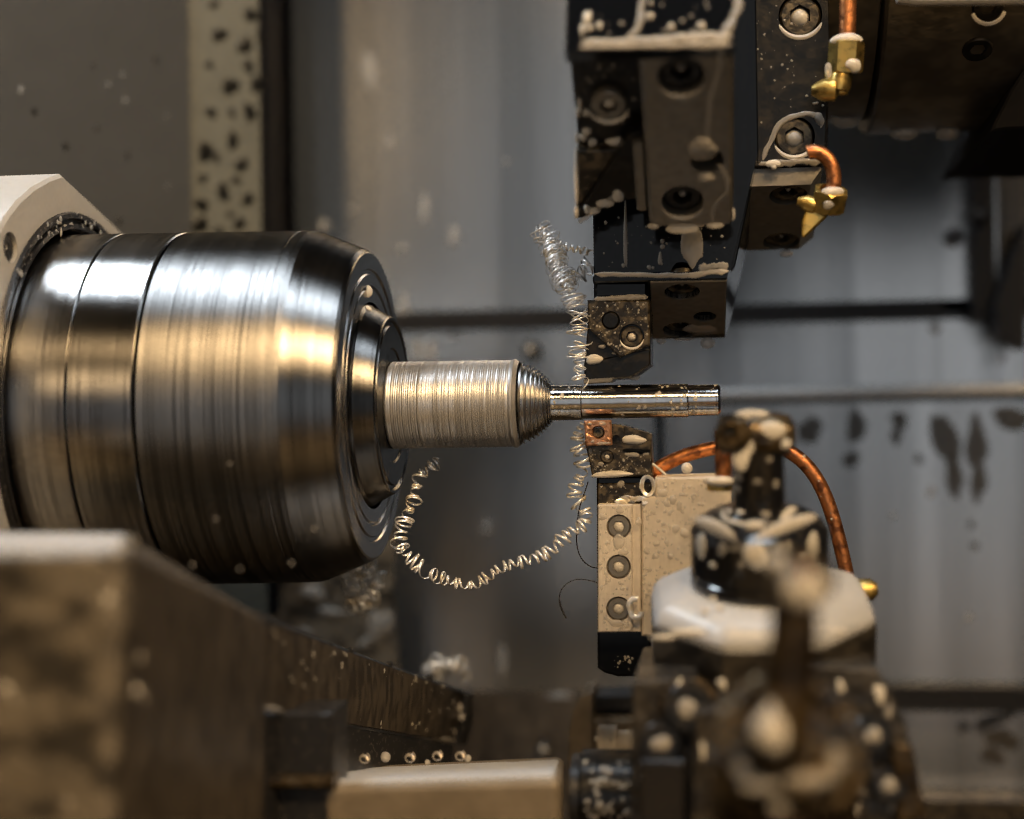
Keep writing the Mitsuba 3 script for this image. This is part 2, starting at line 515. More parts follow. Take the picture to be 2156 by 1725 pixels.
scene['dark_cast'] = prin(lambda p, n, uv: mix((0.018, 0.016, 0.014), (0.055, 0.048, 0.038), smoothstep(0.35, 0.7, grain(p, 190))), lambda p, n, uv: 0.25 + 0.3 * grain(p, 260), 0.35, bump=lambda p, n, uv: grain(p, 240), bs=0.0007)
scene['drum_cast'] = prin(lambda p, n, uv: mix((0.055, 0.046, 0.034), (0.10, 0.085, 0.062), smoothstep(0.3, 0.7, grain(p, 120))), 0.42, 0.3, bump=lambda p, n, uv: grain(p, 400), bs=0.0003)
scene['bronze_dark'] = prin(lambda p, n, uv: mix((0.022, 0.015, 0.008), (0.085, 0.058, 0.026), smoothstep(0.35, 0.7, grain(p, 170))), lambda p, n, uv: 0.16 + 0.25 * grain(p, 260), 0.6, bump=lambda p, n, uv: grain(p, 260), bs=0.0008)
scene['worn_plate'] = prin(lambda p, n, uv: mix((0.05, 0.044, 0.035), (0.22, 0.19, 0.145), smoothstep(0.32, 0.68, grain(p, 130))), lambda p, n, uv: 0.3 + 0.3 * grain(p, 200), 0.5, bump=lambda p, n, uv: grain(p, 260), bs=0.0006)
scene['stained_plate'] = prin(lambda p, n, uv: mix((0.032, 0.026, 0.02), (0.075, 0.062, 0.047), smoothstep(0.3, 0.75, fbm(p.x * 420, p.y * 420, p.z * 110, 3))), lambda p, n, uv: 0.25 + 0.3 * grain(p, 300), 0.3, bump=lambda p, n, uv: grain(p, 420), bs=0.0004)
scene['beam_plate'] = prin(lambda p, n, uv: mix((0.14, 0.112, 0.075), (0.25, 0.205, 0.145), grain(p, 150)), lambda p, n, uv: 0.28 + 0.25 * grain(p, 240), 0.25)


def sheet(col, alpha):
    return {'type': 'twosided', 'bsdf': {'type': 'blendbsdf', 'weight': 0.11, 'bsdf_0': {'type': 'roughconductor', 'material': 'none', 'distribution': 'beckmann', 'alpha': alpha, 'specular_reflectance': mikit.proc(col)},
                                         'bsdf_1': {'type': 'diffuse', 'reflectance': rgb(0.28, 0.33, 0.38)}}}


def wall_col(p, n, uv):
    runs = fbm(p.x * 38, p.z * 1.6, 3.0, 4)
    fine = noise(p.x * 420, p.z * 5)
    return mix((0.30, 0.305, 0.31), (0.50, 0.50, 0.50), smoothstep(0.28, 0.75, runs)) * (0.88 + 0.2 * fine)


def stained_col(p, n, uv):
    return wall_col(p, n, uv) * (0.78 + 0.26 * smoothstep(0.3, 0.7, fbm(p.x * 60 + 3, p.z * 3 + 2, 4.0, 3)))


scene['sheet_steel'] = sheet(wall_col, 0.075)
scene['stained_sheet'] = sheet(stained_col, 0.075)
scene['dark_rail'] = prin((0.014, 0.014, 0.015), 0.45, 0.0, specular=0.2)
scene['grey_paint'] = prin(lambda p, n, uv: mi.Color3f(0.055, 0.058, 0.060) * (0.92 + 0.16 * grain(p, 90)), 0.36, 0.0)
scene['olive_paint'] = prin(lambda p, n, uv: mi.Color3f(0.095, 0.097, 0.080) * (0.85 + 0.3 * grain(p, 120)), 0.5)
scene['stain'] = milk(0.3, (0.06, 0.052, 0.04), 0.3)
scene['oil'] = prin((0.008, 0.008, 0.007), 0.3, specular=0.15)
scene['room_paint'] = prin((0.22, 0.225, 0.23), 0.8)
scene['wood'] = prin((0.30, 0.22, 0.13), 0.6)
scene['light_paint'] = prin((0.55, 0.56, 0.57), 0.5)
scene['sill_paint'] = prin((0.16, 0.12, 0.065), 0.5)
scene['void_black'] = prin((0.006, 0.006, 0.007), 0.7, specular=0.03)
scene['lamp_housing'] = prin((0.3, 0.3, 0.3), 0.5)

# ------------------------------------------------------------------ the spindle line: stations along X, radii measured on the photograph
AZ = float(P(1228, 847, 0)[2])


def X(u, Y=0.0):
    return float(P(u, 850, Y)[0])


def RR(u, r):
    q = float(np.dot(P(u, 850, 0) - CAM, FW) / np.dot(AIM - CAM, FW)) * S0 * r
    return q / math.sqrt(1 + (q / CAM[1]) ** 2)


def along(pairs):
    return [(X(u), RR(u, r)) for u, r in pairs]


O_AX = (0, 0, AZ)

# ------------------------------------------------------------------ the setting: sheet-metal enclosure round the work space
WY = 0.25


def wx(u):
    return float(P(u, 600, WY)[0])


def wz(v, u=1100):
    return float(P(u, v, WY)[2])


def panel(name, pts, depth, bsdf, Y=WY, parent=None, b=0.001):
    m = slab(pts, Y, depth, b)
    return part(parent, name, m, bsdf) if parent else struct(name, m, bsdf)


back = struct('back_wall', box((-0.45, WY + 0.030, -0.55), (0.6, WY + 0.04, 0.75)), 'void_black')
XL, XR = wx(622), 0.42
part(back, 'upper_panel', box((XL, WY, wz(652)), (wx(2062), WY + 0.02, 0.75)), 'sheet_steel')
part(back, 'middle_panel', box((wx(780), WY + 0.004, wz(832)), (XR, WY + 0.02, wz(692))), 'sheet_steel')
part(back, 'rail', box((wx(700), WY - 0.003, wz(690)), (wx(1985), WY + 0.022, wz(655))), 'dark_rail')
part(back, 'rail', box((wx(700), WY + 0.010, wz(691.5)), (XR, WY + 0.024, wz(674))), 'rubber')
# folded ledge: its rounded lip catches the lamp
part(back, 'ledge', tube([(wx(880), WY - 0.004, wz(838)), (XR, WY - 0.004, wz(838))], 0.0030, 16), 'light_paint', 40)
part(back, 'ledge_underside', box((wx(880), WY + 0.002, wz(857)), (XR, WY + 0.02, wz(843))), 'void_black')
part(back, 'lower_panel', box((wx(1391), WY + 0.002, wz(1432)), (XR, WY + 0.02, wz(858))), 'stained_sheet')
part(back, 'lower_panel', box((wx(700), WY + 0.003, wz(1458)), (wx(1376), WY + 0.02, wz(844.5))), 'sheet_steel')
part(back, 'lower_rail', box((wx(1376), WY - 0.012, wz(1480)), (XR, WY + 0.004, wz(1433))), 'dark_rail')
part(back, 'bottom_panel', box((wx(1376), WY + 0.004, wz(1650)), (XR, WY + 0.02, wz(1480))), 'stained_sheet')
part(back, 'bottom_rail', box((wx(1376), WY - 0.02, -0.5), (XR, WY + 0.004, wz(1652))), 'browned_steel')
part(back, 'slanted_panel', extrude([(WY + 0.001, wz(1459)), (WY + 0.016, wz(1459)), (WY - 0.02, -0.42), (WY - 0.045, -0.42)], (wx(700), 0, 0), (0, 1, 0), (0, 0, 1), (1, 0, 0), wx(1374) - wx(700), 0.001), 'stained_plate')
# upright rail and dark door edge on the right
post = part(back, 'post', box((wx(2040), WY - 0.012, wz(700)), (wx(2088), WY + 0.002, 0.6)), 'dark_rail')
part(post, 'edge', box((wx(2088), WY - 0.006, wz(735)), (wx(2100), WY + 0.002, 0.6)), 'sheet_steel')
part(back, 'side_panel', box((wx(2101), WY - 0.002, wz(655)), (XR, WY + 0.02, 0.6)), 'rubber')
part(back, 'door_edge', slab([(2160, 470), (2160, 735), (2105, 700), (2098, 640)], WY - 0.03, 0.025), 'dark_rail')
for u, v, r in ((2010, 500, 17), (2065, 452, 17)):
    p = P(u, v, WY - 0.004 if u < 2030 else WY - 0.016)
    part(back, 'bolt', turned([(-0.004, sc(WY) * r), (0.003, sc(WY) * r), (0.006, sc(WY) * r * 0.6)], p, (0, -1, 0), 20), 'rubber')
for u, v, r in ((1120, 738, 19), (1148, 1572, 17)):
    p = P(u, v, WY - 0.001 if v < 1000 else WY - 0.018)
    k = part(back, 'bolt', arr(hexa(p, (0, -1, 0), sc(WY) * r, -0.004, 0.008)), 'dark_rail')
    part(k, 'coolant_drop', dome(p + np.array([0, -0.008, 0]), (0, -1, 0), sc(WY) * r * .5, sc(WY) * r * .5, 0.003), 'coolant')
# runs and drops of coolant on the wall
DR = [(820, 300, 9, 14), (893, 437, 10, 34), (955, 497, 13, 24), (845, 524, 11, 10), (775, 150, 22, 44), (680, 475, 14, 16), (743, 440, 8, 9), (880, 735, 12, 26), (850, 640, 12, 24), (958, 707, 9, 10),
      (1058, 1390, 11, 34), (1025, 1108, 10, 18), (838, 660, 10, 12), (907, 740, 14, 24), (1066, 340, 6, 7), (1180, 1465, 36, 7), (1968, 690, 12, 14), (1960, 1035, 9, 12), (2108, 752, 11, 15), (2040, 1300, 8, 9), (1880, 1085, 6, 7)]
for i, (u, v, a, b) in enumerate(DR):
    yy = WY if v < 662 else (WY + 0.004 if v < 832 else WY + 0.002)
    if u > 2030 and v < 800:
        yy = WY - 0.013
    part(back, 'coolant_drop', dome(P(u, v, yy), (0, -1, 0), sc(yy) * a, sc(yy) * b, sc(yy) * a * 0.45, seed=i, tail=0.5), 'dried_coolant')

for i, (u, v, a, b, tl) in enumerate([(1803, 896, 23, 30, 0), (1893, 884, 20, 16, 0), (1888, 915, 11, 22, 0), (1792, 967, 17, 18, 0), (1934, 966, 9, 10, 0), (1990, 925, 26, 62, .2), (2008, 1000, 17, 46, .25), (2056, 930, 20, 60, .1), (2060, 1010, 15, 46, .05), (2045, 1104, 6, 9, 0), (2052, 1149, 8, 8, 0), (1705, 905, 26, 28, .3), (2128, 880, 40, 22, 0),
                                       (2090, 1518, 40, 16, .4), (2110, 1555, 34, 22, 0), (2090, 1590, 22, 20, 0), (2030, 1530, 14, 10, 0)]):
    yy = WY + (0.002 if v < 1430 else 0.004)
    part(back, 'oil_stain', dome(P(u, v, yy), (0, -1, 0), sc(yy) * a, sc(yy) * b, 0.0005, along=(math.sin(tl), 0, -math.cos(tl)), seed=i + 11, wob=.35, tail=.35), 'stain')

# left: grey painted side sheet turned towards the door, its spotted olive edge strip, a deep gap
PL, PM, PN = P(-420, 250, 0.02), P(402, 250, 0.155), P(556, 250, 0.178)


def quad_wall(a, b, th, z0=-0.10, z1=0.6):
    d = np.array([b[0] - a[0], b[1] - a[1], 0])
    L = float(np.linalg.norm(d))
    d /= L
    nrm = np.array([d[1], -d[0], 0])
    return extrude([(0, z0), (L, z0), (L, z1), (0, z1)], (a[0], a[1], 0), d, (0, 0, 1), -nrm, th, 0.0008), nrm


m, NL = quad_wall(PL, PM, 0.004)
side = struct('side_wall', m, 'grey_paint')
m, NS = quad_wall(PM - NL * 0.0025, PN - NL * 0.0025, 0.006)
strip = part(side, 'edge_strip', m, 'olive_paint')
SP = [(528, 32, 19, 13), (462, 74, 17, 15), (516, 97, 17, 18), (440, 137, 9, 9), (523, 140, 12, 15), (485, 182, 18, 19), (538, 178, 14, 15), (444, 238, 13, 11), (488, 238, 8, 11), (526, 237, 15, 19), (433, 320, 19, 19), (490, 296, 14, 18), (455, 332, 9, 10), (508, 348, 15, 15), (427, 376, 9, 11), (470, 404, 14, 19), (424, 432, 15, 15), (522, 420, 14, 14), (421, 474, 18, 18), (504, 472, 13, 15), (462, 487, 12, 9), (497, 380, 10, 10), (450, 10, 12, 9), (545, 75, 8, 12), (484, 452, 8, 8)]
for i, (u, v, a, b) in enumerate(SP):
    part(strip, 'oil_spot', dome(hit(u, v, PM - NL * 0.0025, NS), NS, sc(.16) * a * 1.06, sc(.16) * b * 1.06, 0.0006, seed=i, wob=0.3), 'oil')
for i, (u, v, a, b) in enumerate([(72, 235, 6.5, 9), (138, 309, 6.5, 9), (327, 126, 8, 9), (203, 270, 6, 9), (268, 325, 7, 11), (250, 465, 9, 9), (196, 138, 6, 8)]):
    part(side, 'oil_spot', dome(hit(u, v, PL, NL), NL, sc(.1) * a, sc(.1) * b, 0.0005, seed=i + 50, wob=0.2), 'oil' if i < 2 else 'rubber')
for i, (u, v, a, b) in enumerate([(258, 158, 4, 4), (228, 178, 4, 4), (44, 190, 4, 8), (264, 212, 5, 5), (351, 244, 3, 3), (352, 392, 3, 3)]):
    part(side, 'coolant_drop', dome(hit(u, v, PL, NL), NL, sc(.1) * a, sc(.1) * b, 0.0008, seed=i + 70), 'dried_coolant')
gm, _ = quad_wall(PN + np.array([0.0006, 0.004, 0]), np.array([wx(590), WY + 0.026, 0]), 0.004)
part(side, 'gap_liner', gm, 'void_black')
# lower left: lit sheet under the chuck
low = struct('lower_side_wall', slab([(380, 1100), (836, 1100), (826, 1250), (838, 1400), (842, 1560), (380, 1560)], 0.20, 0.004), 'worn_plate')
for i, (u, v, a, b) in enumerate([(578, 1265, 15, 25), (700, 1290, 30, 12), (660, 1250, 26, 20), (800, 1320, 26, 40), (640, 1330, 16, 10), (770, 1355, 16, 14)]):
    part(low, 'coolant_drop', dome(P(u, v, 0.20), (0, -1, 0), sc(.2) * a, sc(.2) * b, 0.0025, seed=i + 90, wob=0.4), 'thin_coolant')
# the rest of the enclosure and the workshop in front of the open door (outside the frame, seen in the shiny steel)
struct('enclosure_ceiling', box((-0.45, -0.30, 0.60), (0.6, WY + 0.05, 0.62)), 'light_paint')
struct('enclosure_end_wall', box((0.43, -0.30, -0.55), (0.45, WY + 0.05, 0.62)), 'grey_paint')
struct('enclosure_left_wall', box((-0.45, -0.35, -0.55), (-0.43, WY + 0.05, 0.62)), 'grey_paint')
struct('enclosure_floor', box((-0.45, -0.34, -0.45), (0.45, WY + 0.05, -0.43)), 'browned_steel')
struct('door_sill', box((-0.9, -1.1, -0.46), (0.9, -0.36, -0.30)), 'sill_paint')
single('workshop_cabinet', 'tall brown wooden cabinet against the workshop wall left of the window', 'cabinet', box((-2.8, -3.05, -1.14), (-0.85, -2.7, 1.1)), 'wood')
struct('workshop_wall', box((-3.5, -3.2, -1.2), (3.5, -3.1, 2.6)), 'room_paint')
struct('workshop_floor', box((-3.5, -3.1, -1.2), (3.5, -1.2, -1.15)), 'sill_paint')
for key, c, sz in (('machine_lamp', (-0.335, -0.03, 0.450), (0.18, 0.13, 0.012)), ('machine_lamp_001', (0.08, -0.172, 0.520), (0.26, 0.10, 0.012))):
    labels[key] = {'label': 'cool white lamp over the ' + ('spindle' if key == 'machine_lamp' else 'turret') + ' inside the machine', 'category': 'lamp'}
    a, b = np.array(c) - np.array(sz) / 2, np.array(c) + np.array(sz) / 2
    put(key + '__housing', box(a + [0, 0, .008], b + [0, 0, .010]), 'lamp_housing')
for key, w, c in (('workshop_lamp', 'upper of the two warm workshop lamps left of the camera', (-1.38, -1.95, 1.56)), ('workshop_lamp_001', 'lower of the two warm workshop lamps left of the camera', (-1.50, -2.55, 0.90)), ('workshop_lamp_002', 'broad warm workshop lamp right of the camera', (0.85, -1.75, 1.35))):
    labels[key] = {'label': w, 'category': 'lamp'}
    put(key + '__housing', box(np.array(c) - [0.7, 0.02, 0.05], np.array(c) + [0.7, 0.02, 0.05]), 'lamp_housing')
labels['workshop_window'] = {'label': 'frosted daylight window in the workshop wall facing the machine', 'category': 'window'}
put('workshop_window__frame', cat([box((-0.59, -2.95, -0.54), (-0.55, -2.88, 1.14)), box((1.75, -2.95, -0.54), (1.79, -2.88, 1.14)), box((-0.55, -2.95, -0.54), (1.75, -2.88, -0.50)), box((-0.55, -2.95, 1.10), (1.75, -2.88, 1.14))]), 'lamp_housing')

# ------------------------------------------------------------------ headstock cover, seal, chuck
XH = X(175)
k0 = S0 * 1.02
CONT = [(330, 560), (268, 497), (200, 431), (131, 366), (104, 376), (72, 394), (40, 422), (14, 456), (-10, 500), (-45, 590), (-70, 720), (-75, 1400), (330, 1400)]
CONT = [hit(u_, v_, np.array([XH, 0, 0]), np.array([1.0, 0, 0]))[1:] for u_, v_ in CONT]
cov = thing('headstock_cover', 'beige painted headstock cover behind the chuck with chamfered corner and bright top', 'machine cover')
body = mf(prism(CONT, XH - 0.16, XH, 0.0012))
body = body - mf(turned([(-0.2, RR(175, 412)), (0.05, RR(175, 412))], (XH, 0, AZ), (1, 0, 0), 128))
sp = hit(22, 521, np.array([XH, 0, 0]), np.array([1.0, 0, 0]))
body = drill(body, [(sp, np.array([1.0, 0, 0]), RR(22, 29), 0.004)])
part(cov, 'body', body, 'cover_paint', 30)
kscr = part(cov, 'screw', place(mf(turned([(-0.8, 1), (-0.1, 1), (0, 0.9)], (0, 0, 0), (0, 0, 1), 40)) - mf(extrude(np.array([(0, .5), (.12, .12), (.5, 0), (.12, -.12), (0, -.5), (-.12, -.12), (-.5, 0), (-.12, .12)]) * 0.9, (0, 0, -.4), (1, 0, 0), (0, 1, 0), (0, 0, 1), 1, .001)), sp - np.array([0.001, 0, 0]), (1, 0, 0), RR(22, 26), 0.5), 'rubber', 25)
part(kscr, 'coolant_drop', dome(sp - np.array([0.0016, 0, 0]), (1, 0, 0), 0.0007, 0.0009, 0.0005), 'coolant')
g = RR(175, 1)
ring, uv = lathe([(-0.02, 411 * g), (0.0, 411 * g), (0.0012, 408 * g), (0.0012, 398 * g), (-0.0012, 396 * g), (-0.0012, 388 * g), (0.0008, 386 * g), (0.0008, 376 * g), (-0.004, 372 * g), (-0.02, 372 * g)], (XH, 0, AZ), (1, 0, 0), 144)
seal = part(cov, 'seal_ring', ring, 'rubber', uv=uv)
part(cov, 'back_plate', turned([(-0.03, 415 * g), (-0.025, 415 * g)], (XH, 0, AZ), (1, 0, 0), 96), 'void_black')


def on_seal(rg):
    a = rg.uniform(0.55, 2.6)
    r = rg.uniform(380, 409) * g
    return (XH + 0.0012, -r * math.cos(a), AZ + r * math.sin(a)), (1, 0, 0)


scatter(seal, on_seal, 70, 0.0003, 0.0011, 4, 'dried_coolant')
for i, (u, v, a, b) in enumerate([(125, 470, 14, 3), (137, 585 - 110, 6, 3), (128, 490, 3, 9), (150, 472, 8, 3)]):
    part(seal, 'coolant_drop', dome(hit(u, v, np.array([XH + 0.001, 0, 0]), np.array([1., 0, 0])), (1, 0, 0), a * k0, b * k0, 0.0006, seed=i, wob=0.4), 'thin_coolant')

ch = thing('collet_chuck', 'large round steel collet chuck with fine brushed turning marks and stepped nose', 'chuck')
Rq = 367.5


def ring_part(name, pairs, bsdf, n=192):
    m, uv = lathe(along(pairs), O_AX, (1, 0, 0), n)
    return part(ch, name, m, bsdf, uv=uv)


ring_part('rear_ring', [(60, 352), (112, 352), (116, Rq - 2), (120, Rq), (286, Rq), (288, Rq - 2), (288, 352)], 'ground_steel')
ring_part('middle_ring', [(290.5, 352), (290.5, Rq - 2), (292.5, Rq), (411, Rq), (414, Rq - 3), (414, 346)], 'ground_steel')
ring_part('spacer', [(285, 350), (425, 350)], 'void_black')
ring_part('body', [(419, 346), (419, Rq - 3), (422, Rq), (655, Rq), (656, Rq - 0.8), (676, Rq - 0.8), (687, Rq - 3)], 'brushed_steel')
ring_part('chamfer', [(687, Rq - 3), (708, 355), (709, 356), (711, 355), (778, 327), (785, 322)], 'nose_steel')
ring_part('face_plate', [(785, 322), (787, 318), (787, 286), (783, 283), (783, 276), (787, 273), (787, 252), (781, 250), (781, 246), (786, 243), (786, 216)], 'face_steel')
ring_part('nose', [(780, 214), (787, 208), (789, 206), (826, 186), (829, 183), (829, 178), (824, 174), (824, 168), (829, 165), (829, 120), (826, 117), (826, 88)], 'nose_steel')


for i, (u, a, q) in enumerate([(805, 0.95, 12), (808, 0.75, 9)]):
    r = RR(800, 240)
    part(ch, 'coolant_drop', dome((X(787), -r * math.cos(a) * 0.3, AZ + RR(800, 290) * math.sin(a)), (1, 0, 0), q * .5 * k0, q * k0, 0.002, seed=i), 'coolant')

# ------------------------------------------------------------------ the bar being turned
wk = thing('workpiece', 'turned steel bar in the chuck with stepped cone and slim polished shaft end', 'workpiece')


def bar(name, pairs, bsdf, n=96):
    m, uv = lathe(along(pairs), O_AX, (1, 0, 0), n)
    return part(wk, name, m, bsdf, uv=uv)


bar('collar', [(780, 87), (822, 87), (823, 85.5), (826, 85.5), (827, 87.5)], 'turned_steel')
rg = random.Random(5)
st = [(827, 87.5)]
u = 829.0
while u < 1078:
    d = rg.uniform(3.6, 5.6)
    st += [(u, 90.4 + rg.uniform(-0.3, 0.5)), (u + d * 0.45, 90.8 + rg.uniform(-0.3, 0.4)), (u + d * 0.9, 90.0 + rg.uniform(-0.3, 0.3))]
    u += d
st += [(1080, 90.5), (1084, 92.6), (1088, 92.8), (1090, 91), (1096, 86)]
bar('stock', st, 'turned_steel', 128)
cone, px = [(1096, 80)], [(1104, 84), (1116, 80), (1125.5, 75), (1134, 69), (1141.5, 63), (1148, 57), (1153.5, 51), (1158, 45.5), (1161.5, 41)]
for i, (a, r) in enumerate(px):
    nx = px[i + 1][0] if i + 1 < len(px) else a + 3
    w = (nx - a)
    cone += [(a - 1.2, r), (a + 0.2, r + 0.9), (a + 1.1, r), (a + 1.9, r - 8.0), (a + w * 0.55, r - 7.0)]
cone += [(1163, 38)]
bar('stepped_cone', cone, 'cone_steel', 128)
bar('shaft', [(1162, 37.4), (1170, 37.0), (1200, 37.2), (1225, 37.0), (1226, 37.6), (1227, 36.6), (1227.5, 35.0), (1300, 35.0), (1380, 34.8), (1447, 34.8), (1449, 34), (1450, 32.6), (1452, 32.3)], 'shaft_steel')
bar('tip', [(1452, 32.3), (1508, 32.0), (1509, 32.6), (1512, 32.6), (1517, 28), (1517, 0.1)], 'shaft_steel')


def on_shaft(rg):
    u = rg.choice([rg.uniform(1166, 1222), rg.uniform(1290, 1510), rg.uniform(1380, 1510)])
    a = rg.uniform(-1.35, 1.4)
    r = RR(u, 37.0 if u < 1226 else (34.8 if u < 1448 else 32.1))
    return (X(u), -r * math.cos(a), AZ + r * math.sin(a)), (0, -math.cos(a), math.sin(a))


scatter(wk, on_shaft, 80, 0.0002, 0.0007, 11, 'edge_coolant', flat=0.25, stretch=1.7, power=1.8)


# ------------------------------------------------------------------ upper tooling on the turret
def plate_on(px, p0, n, h, b=0.0004, below=0.002):
    """a plate of height h lying on the plane (p0, n), its outline seen at px"""
    e1, e2, e3 = axes(n)
    w = [hit(u, v, p0, n) for u, v in px]
    q = np.array([[np.dot(k - p0, e1), np.dot(k - p0, e2)] for k in w])
    return extrude(q, np.asarray(p0) - e3 * below, e1, e2, e3, h + below, b)


def z(v, Y, u=1440):
    return float(P(u, v, Y)[2])


def yz(v, Y, u=1440):
    p = P(u, v, Y)
    return np.array([p[1], p[2]])


def n_of(a, c):
    """normal, towards the camera, of the face through the profile points a (upper) and c (lower), running along X"""
    d = np.asarray(c) - np.asarray(a)
    n = np.array([0, d[1], -d[0]])
    n = unit(n)
    return n if n[1] < 0 else -n


def trim(m, a, b, d, keep):
    n = unit(np.cross(np.asarray(b) - np.asarray(a), d))
    if np.dot(n, np.asarray(keep) - a) < 0:
        n = -n
    return mf(m).trim_by_plane(n.tolist(), float(np.dot(n, a)))


# the block in the working station: polished front, lip, underside facet with screws
YC = -0.004
d0, d1 = yz(588, -0.0095), yz(713, 0.036)
prof = [yz(-60, YC), yz(571, YC), yz(577, -0.0095), d0, d1, d1 + [0.006, 0.006], yz(-60, 0.042)]
xl, xr, xm = float(P(1249, 500, YC)[0]), float(P(1600, 500, YC)[0]), float(P(1366, 650, 0.0)[0])
blk = mf(prism(prof, xl, xr, 0.0005)) - mf(box((xl - 0.01, -0.03, z(900, 0)), (xm, 0.07, z(594, -0.009, 1310))))
blk = trim(blk, P(1577, 400, YC), P(1536, 577, YC), np.array([0.085, 1, 0]), P(1400, 500, YC))
ND, pD = n_of(d0, d1), np.array([0, *d0])
HD = [(1436, 612, 36), (1433, 692, 38)]
hk = [(hit(u, v, pD, ND), ND, r * sc(0.01), 0.008) for u, v, r in HD]
dh = hit(1484, 664, pD, ND)
blk = drill(blk, hk + [(dh, ND, 24 * sc(0.01), 0.009)])
tb = thing('tool_block', 'polished black turret tool block with pale coolant along its lip, straight above the shaft', 'tool block')
part(tb, 'body', blk, 'polished_black', 20)
# the brown ground facet: a thin ground skin on the underside
DPX = [(1369, 592), (1530, 589), (1526, 700), (1372, 712)]
skin = drill(plate_on(DPX, pD, ND, 0.0006, 0.0003), hk + [(dh, ND, 24 * sc(0.01), 0.009)])
part(tb, 'facet', skin, 'tool_steel', 20)
for i, (u, v, r) in enumerate(HD):
    cap_screw(tb, hit(u, v, pD, ND), ND, r * 0.86 * sc(0.01), 0.25, 0.35, 'browned_steel', seed=i, milk='thin_coolant')
part(tb, 'coolant_drop', dome(hit(1480, 690, pD, ND), ND, 0.006, 0.005, 0.001, seed=3, wob=0.3), 'thin_coolant')
part(tb, 'coolant_bead', film([P(1251, 577, -0.0097), P(1330, 579, -0.0097), P(1420, 580, -0.0097), P(1500, 574, -0.0097), P(1535, 571, -0.0097)], (0, -1, 0), .00085, .0005, 3, 80, .4, .3), 'edge_coolant')
part(tb, 'coolant_film', film([P(1470, 566, YC - .0001), P(1500, 562, YC - .0001), P(1534, 560, YC - .0001)], (0, -1, 0), .0012, .0004, 9), 'thin_coolant')
for i, (u, v, a, b) in enumerate([(1392, 716, 10, 9), (1490, 722, 15, 12), (1440, 714, 22, 4), (1384, 704, 8, 6)]):
    part(tb, 'coolant_drop', blob(P(u, v, 0.036), 1.0, i, (a * sc(.036), a * .8 * sc(.036), b * sc(.036))), 'thin_coolant')


def front_c(rg):
    u, v = rg.uniform(1255, 1530), rg.uniform(395, 565)
    return P(u, v, YC), (0, -1, 0)


scatter(tb, front_c, 60, 0.0001, 0.0009, 21, 'thin_coolant', flat=0.25)
for i, (u, v, a, b) in enumerate([(1457, 520, 20, 46), (1472, 455, 15, 26), (1317, 500, 5, 60), (1390, 545, 4, 16)]):
    part(tb, 'coolant_run', dome(P(u, v, YC), (0, -1, 0), a * sc(0), b * sc(0), 0.0004, seed=i + 31, wob=0.35), 'thin_coolant')

# the cutting tool in that block
ut = thing('turning_tool', 'dark oil-wet turning tool pointing down on the shaft, with socket screw and clamp plate', 'cutting tool')
YT = -0.004
part(ut, 'shank', slab([(1250, 592), (1365, 591), (1365, 628), (1250, 630)], YT, 0.03, 0.0012), 'polished_black')
part(ut, 'coolant_bead', bead([P(1251, 630, YT - .0006), P(1290, 628, YT - .0006), P(1330, 626, YT - .0006), P(1364, 626, YT - .0006)], 0.0006, 5, flat=1.4), 'thin_coolant')
head = mf(slab([(1237, 632), (1369, 631), (1370, 768), (1345, 786), (1326, 796), (1230, 803), (1230, 764), (1237, 690)], YT + 0.0005, 0.022, 0.0006))
head = trim(head, P(1229, 766, YT - 0.0003), P(1371, 735, YT - 0.0003), np.array([0.0, 1, -1.3]), P(1300, 650, YT + 0.004)) if False else head
part(ut, 'head', head, 'black_steel', 20)
part(ut, 'lower_facet', arr(hull([P(1230, 764, YT), P(1370, 733, YT), P(1370, 733, YT + .016), P(1230, 764, YT + .016), P(1230, 803, YT + .008), P(1345, 788, YT + .008), P(1371, 770, YT + .008), P(1230, 803, YT + .016), P(1371, 770, YT + .016)])), 'black_steel', 20)
cpl = mf(slab([(1239, 633.5), (1367, 632.5), (1368, 728), (1340, 738), (1305, 753), (1239, 691)], YT - 0.0018, 0.004, 0.0005))
sp = P(1330, 709, YT - 0.0018)
cpl = drill(cpl, [(sp, (0, -1, 0), 26 * S0, 0.0035), (P(1286, 675, YT - 0.0018), (0, -1, 0), 19 * S0, 0.003)])
part(ut, 'clamp_plate', cpl, 'browned_steel', 20)
cap_screw(ut, sp, (0, -1, 0), 22 * S0, 0.1, 0.85, 'browned_steel', 0.1, 2, crescent=1.2)
part(ut, 'hole_plug', turned([(-0.002, 18 * S0), (0.0012, 18 * S0), (0.0016, 15 * S0)], P(1286, 675, YT), (0, -1, 0), 32), 'black_steel')
part(ut, 'insert', slab([(1228, 799), (1292, 795), (1288, 805), (1229, 809)], -0.0055, 0.006, 0.0003), 'tool_steel')
for i, (u, v, a, b) in enumerate([(1251, 757, 19, 10), (1268, 730, 9, 4), (1294, 744, 6, 3), (1355, 660, 3, 2), (1262, 700, 4, 3)]):
    part(ut, 'coolant_drop', dome(P(u, v, YT), (0, -1, 0), a * S0, b * S0, 0.0013 if i == 0 else 0.0007, seed=i + 60), 'coolant' if i == 0 else 'thin_coolant')
for i, (u, v, a) in enumerate([(1288, 800, 7), (1335, 794, 9)]):
    part(ut, 'coolant_drop', blob(P(u, v, 0.002), a * S0, i, (1.4, 1, 0.8)), 'thin_coolant')
scatter(ut, on_slab([(1240, 636), (1366, 636), (1366, 725), (1305, 750), (1240, 690)], YT - 0.0018, [(1330, 709, 30), (1286, 675, 20)]), 110, 0.00008, 0.0005, 17, 'thin_coolant')

